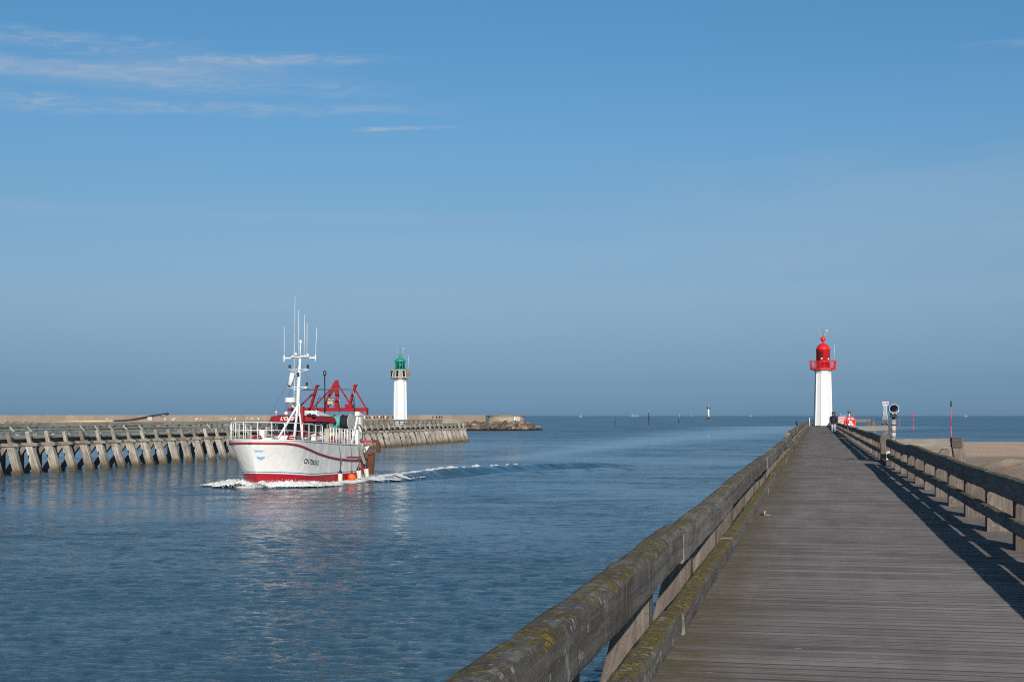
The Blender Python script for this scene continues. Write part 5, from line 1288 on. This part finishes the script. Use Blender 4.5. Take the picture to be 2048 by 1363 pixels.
# ------------------------------------------------------------------ marks out at sea
def seaD(py): return EYE*FPX/(py-831)
def pole(name,px,pyb,pyt,wpx,mat,lbl,cat,grp,top=None,lean=0):
    d=seaD(pyb); b_=at(px,pyb,d); h=(pyb-pyt)/FPX*d; r=wpx/FPX*d/2
    o=thing(name,lbl,cat,(b_.x,b_.y,0),TH,grp)
    if isinstance(mat,tuple): lo,hi=mat
    else: lo=hi=mat
    mb=MB(); mb.tube([(0,0,-1.5),(lean*h*.4,0,h*.4)],r,8,scales=[1.15,1.1]); mb.build('pole_foot',lo,o)
    mb=MB(); mb.tube([(lean*h*.4,0,h*.4),(lean*h,0,h)],r,8,scales=[1.1,.8]); mb.build('pole',hi,o)
    if top=='ball': mb=MB(); mb.sphere((0,0,h+.1*h),.11*h,12); mb.build('topmark',M['markred'],o)
    if top=='cap': mb=MB(); mb.lathe([(r*1.1,0),(r*1.5,.05*h),(r*1.4,.16*h),(r*.4,.2*h)],8,(lean*h,0,h)); mb.build('topmark',M['markgreen'] if hi is not M['markred'] else M['black'],o)
    return o
G='channel marker poles standing in the sea'
pole('marker_pole',1230,852,833,1.2,M['darkwood'],'thin dark bare pole, leftmost in the open sea','marker pole',G)
pole('marker_pole',1297.5,848,824,2.2,M['darkwood'],'thick dark pole with green cap in the open sea','marker pole',G,'cap')
pole('marker_pole',1357,845,825,1.9,(M['darkwood'],M['markgreen']),'leaning green pole in the open sea','marker pole',G,None,.13)
pole('marker_pole',1383,843,826,1.4,(M['darkwood'],M['markgreen']),'slim green pole just left of the white beacon tower','marker pole',G,'cap')
pole('marker_pole',1798.5,853,839,1.3,M['markred'],'short faint red pole right beside the coin telescope','marker pole',G,'ball')
pole('marker_pole',1826,859,833,1.5,M['markred'],'red pole with a round topmark off the beach','marker pole',G,'ball')
pole('marker_pole',1902,875,813,2.0,M['markred'],'tall red pole with a black top off the beach','marker pole',G,'cap')
# white beacon tower
d=seaD(838.5); b_=at(1417,838.5,d); k=d/FPX
bc=thing('beacon_tower','small white beacon tower on a stone base far out at sea','beacon',(b_.x,b_.y,0),TH,None)
mb=MB(); mb.lathe([(3.6*k,-2),(3.3*k,5.2*k)],14); mb.build('base',RK[0],bc)
mb=MB(); mb.lathe([(5*k,5.2*k),(5*k,6.2*k)],14); mb.build('platform',M['hazewhite'],bc)
mb=MB(); mb.lathe([(1.9*k,6.2*k),(1.5*k,21*k)],14); mb.build('column',M['white'],bc)
mb=MB(); mb.lathe([(2*k,21*k),(4*k,22.5*k),(4*k,25.5*k),(2.2*k,26*k)],14); mb.build('lantern',M['greymetal'],bc)
mb=MB(); mb.tube([(-4*k,0,25*k),(-4*k,0,28*k)],.25*k,6); mb.tube([(4*k,0,25*k),(4*k,0,28*k)],.25*k,6); mb.lathe([(1.2*k,26*k),(.4*k,28*k)],8); mb.build('lantern_fitting',M['hazewhite'],bc)
# white lattice light on two concrete legs
d=seaD(849); b_=at(1769.5,849,d); k=d/FPX
lt=thing('lattice_beacon','white lattice light tower on dark concrete legs, left of the telescope','beacon',(b_.x,b_.y,0),TH,None)
mb=MB()
for s in (-1,1): mb.lathe([(2.3*k,-2),(2.2*k,10*k)],10,(s*4.2*k,0,0))
mb.build('leg',RK[0],lt)
mb=MB(); mb.box((0,0,10.4*k),(14*k,6*k,1.0*k)); mb.build('platform',M['greymetal'],lt)
mb=MB()
for sx in (-1,1):
    for sy in (-1,1): mb.tube([(sx*5.2*k,sy*3*k,11*k),(sx*2.2*k,sy*1.6*k,30*k),(sx*2.6*k,sy*2*k,39*k)],.62*k,6)
for i in range(6):
    z0=11+i*4.6; z1=z0+4.6; f=lambda z: lerp(5.2,2.2,min(1,(z-11)/19))
    for s in (-1,1): mb.tube([(-s*f(z0)*k,-2*k,z0*k),(s*f(z1)*k,-2*k,z1*k)],.36*k,5)
mb.build('lattice',M['white'],lt)
mb=MB(); mb.box((0,0,39.5*k),(12*k,9*k,1.0*k)); mb.box((0,-4.5*k,46*k),(12*k,.5*k,.8*k))
for x in (-6,-3.6,-1.2,1.2,3.6,6): mb.tube([(x*k,-4.5*k,40*k),(x*k,-4.5*k,46*k)],.45*k,5)
mb.box((0,0,43*k),(3.2*k,3.2*k,7*k)); mb.build('lantern_gallery',M['white'],lt)
mb=MB(); mb.lathe([(1.6*k,46.5*k),(1.8*k,49*k),(1.0*k,51.5*k)],10); mb.build('red_lamp',M['markred'],lt)
mb=MB(); mb.tube([(4*k,0,46*k),(4*k,0,56*k)],.3*k,5); mb.build('aerial',M['hazewhite'],lt)
# ships on the horizon
def ship(px,d,L,h,mat,lbl,sail=False):
    p=at(px,831,d); o=thing('distant_ship',lbl,'ship',(p.x,p.y,0),TH+rj(.3),'ships on the horizon')
    mb=MB(); mb.prism([(-L/2,h*.35),(L/2,h*.35),(L*.45,-2),(-L*.46,-2)],(0,-L*.07,0),(1,0,0),(0,0,1),(0,L*.14,0)); mb.build('hull',mat,o)
    mb=MB()
    if sail: mb.prism([(-L*.1,h*.4),(L*.35,h*.4),(0,h*1.6)],(0,0,0),(1,0,0),(0,0,1),(0,.3,0))
    else: mb.box((-L*.32,0,h*.65),(L*.16,L*.1,h*.7)); mb.box((L*.12,0,h*.45),(L*.5,L*.1,h*.22)); mb.tube([(-L*.3,0,h),(-L*.3,0,h*1.35)],L*.012,6)
    mb.build('superstructure',M['hazewhite'],o)
ship(1161,5200,12,8,M['hazewhite'],'tiny white sail on the horizon right of the breakwater',True)
ship(1270,8200,46,15,M['ship'],'pale hazy ship on the horizon left of the poles')
ship(1501,7600,13,16,M['ship'],'small pinkish vessel on the horizon right of the beacon tower')
ship(1686,8000,44,17,M['ship'],'pale hazy ship on the horizon between the red lighthouse and the lamp')
ship(1932,6500,11,12,M['hazewhite'],'small pale vessel on the horizon right of the tall red pole')
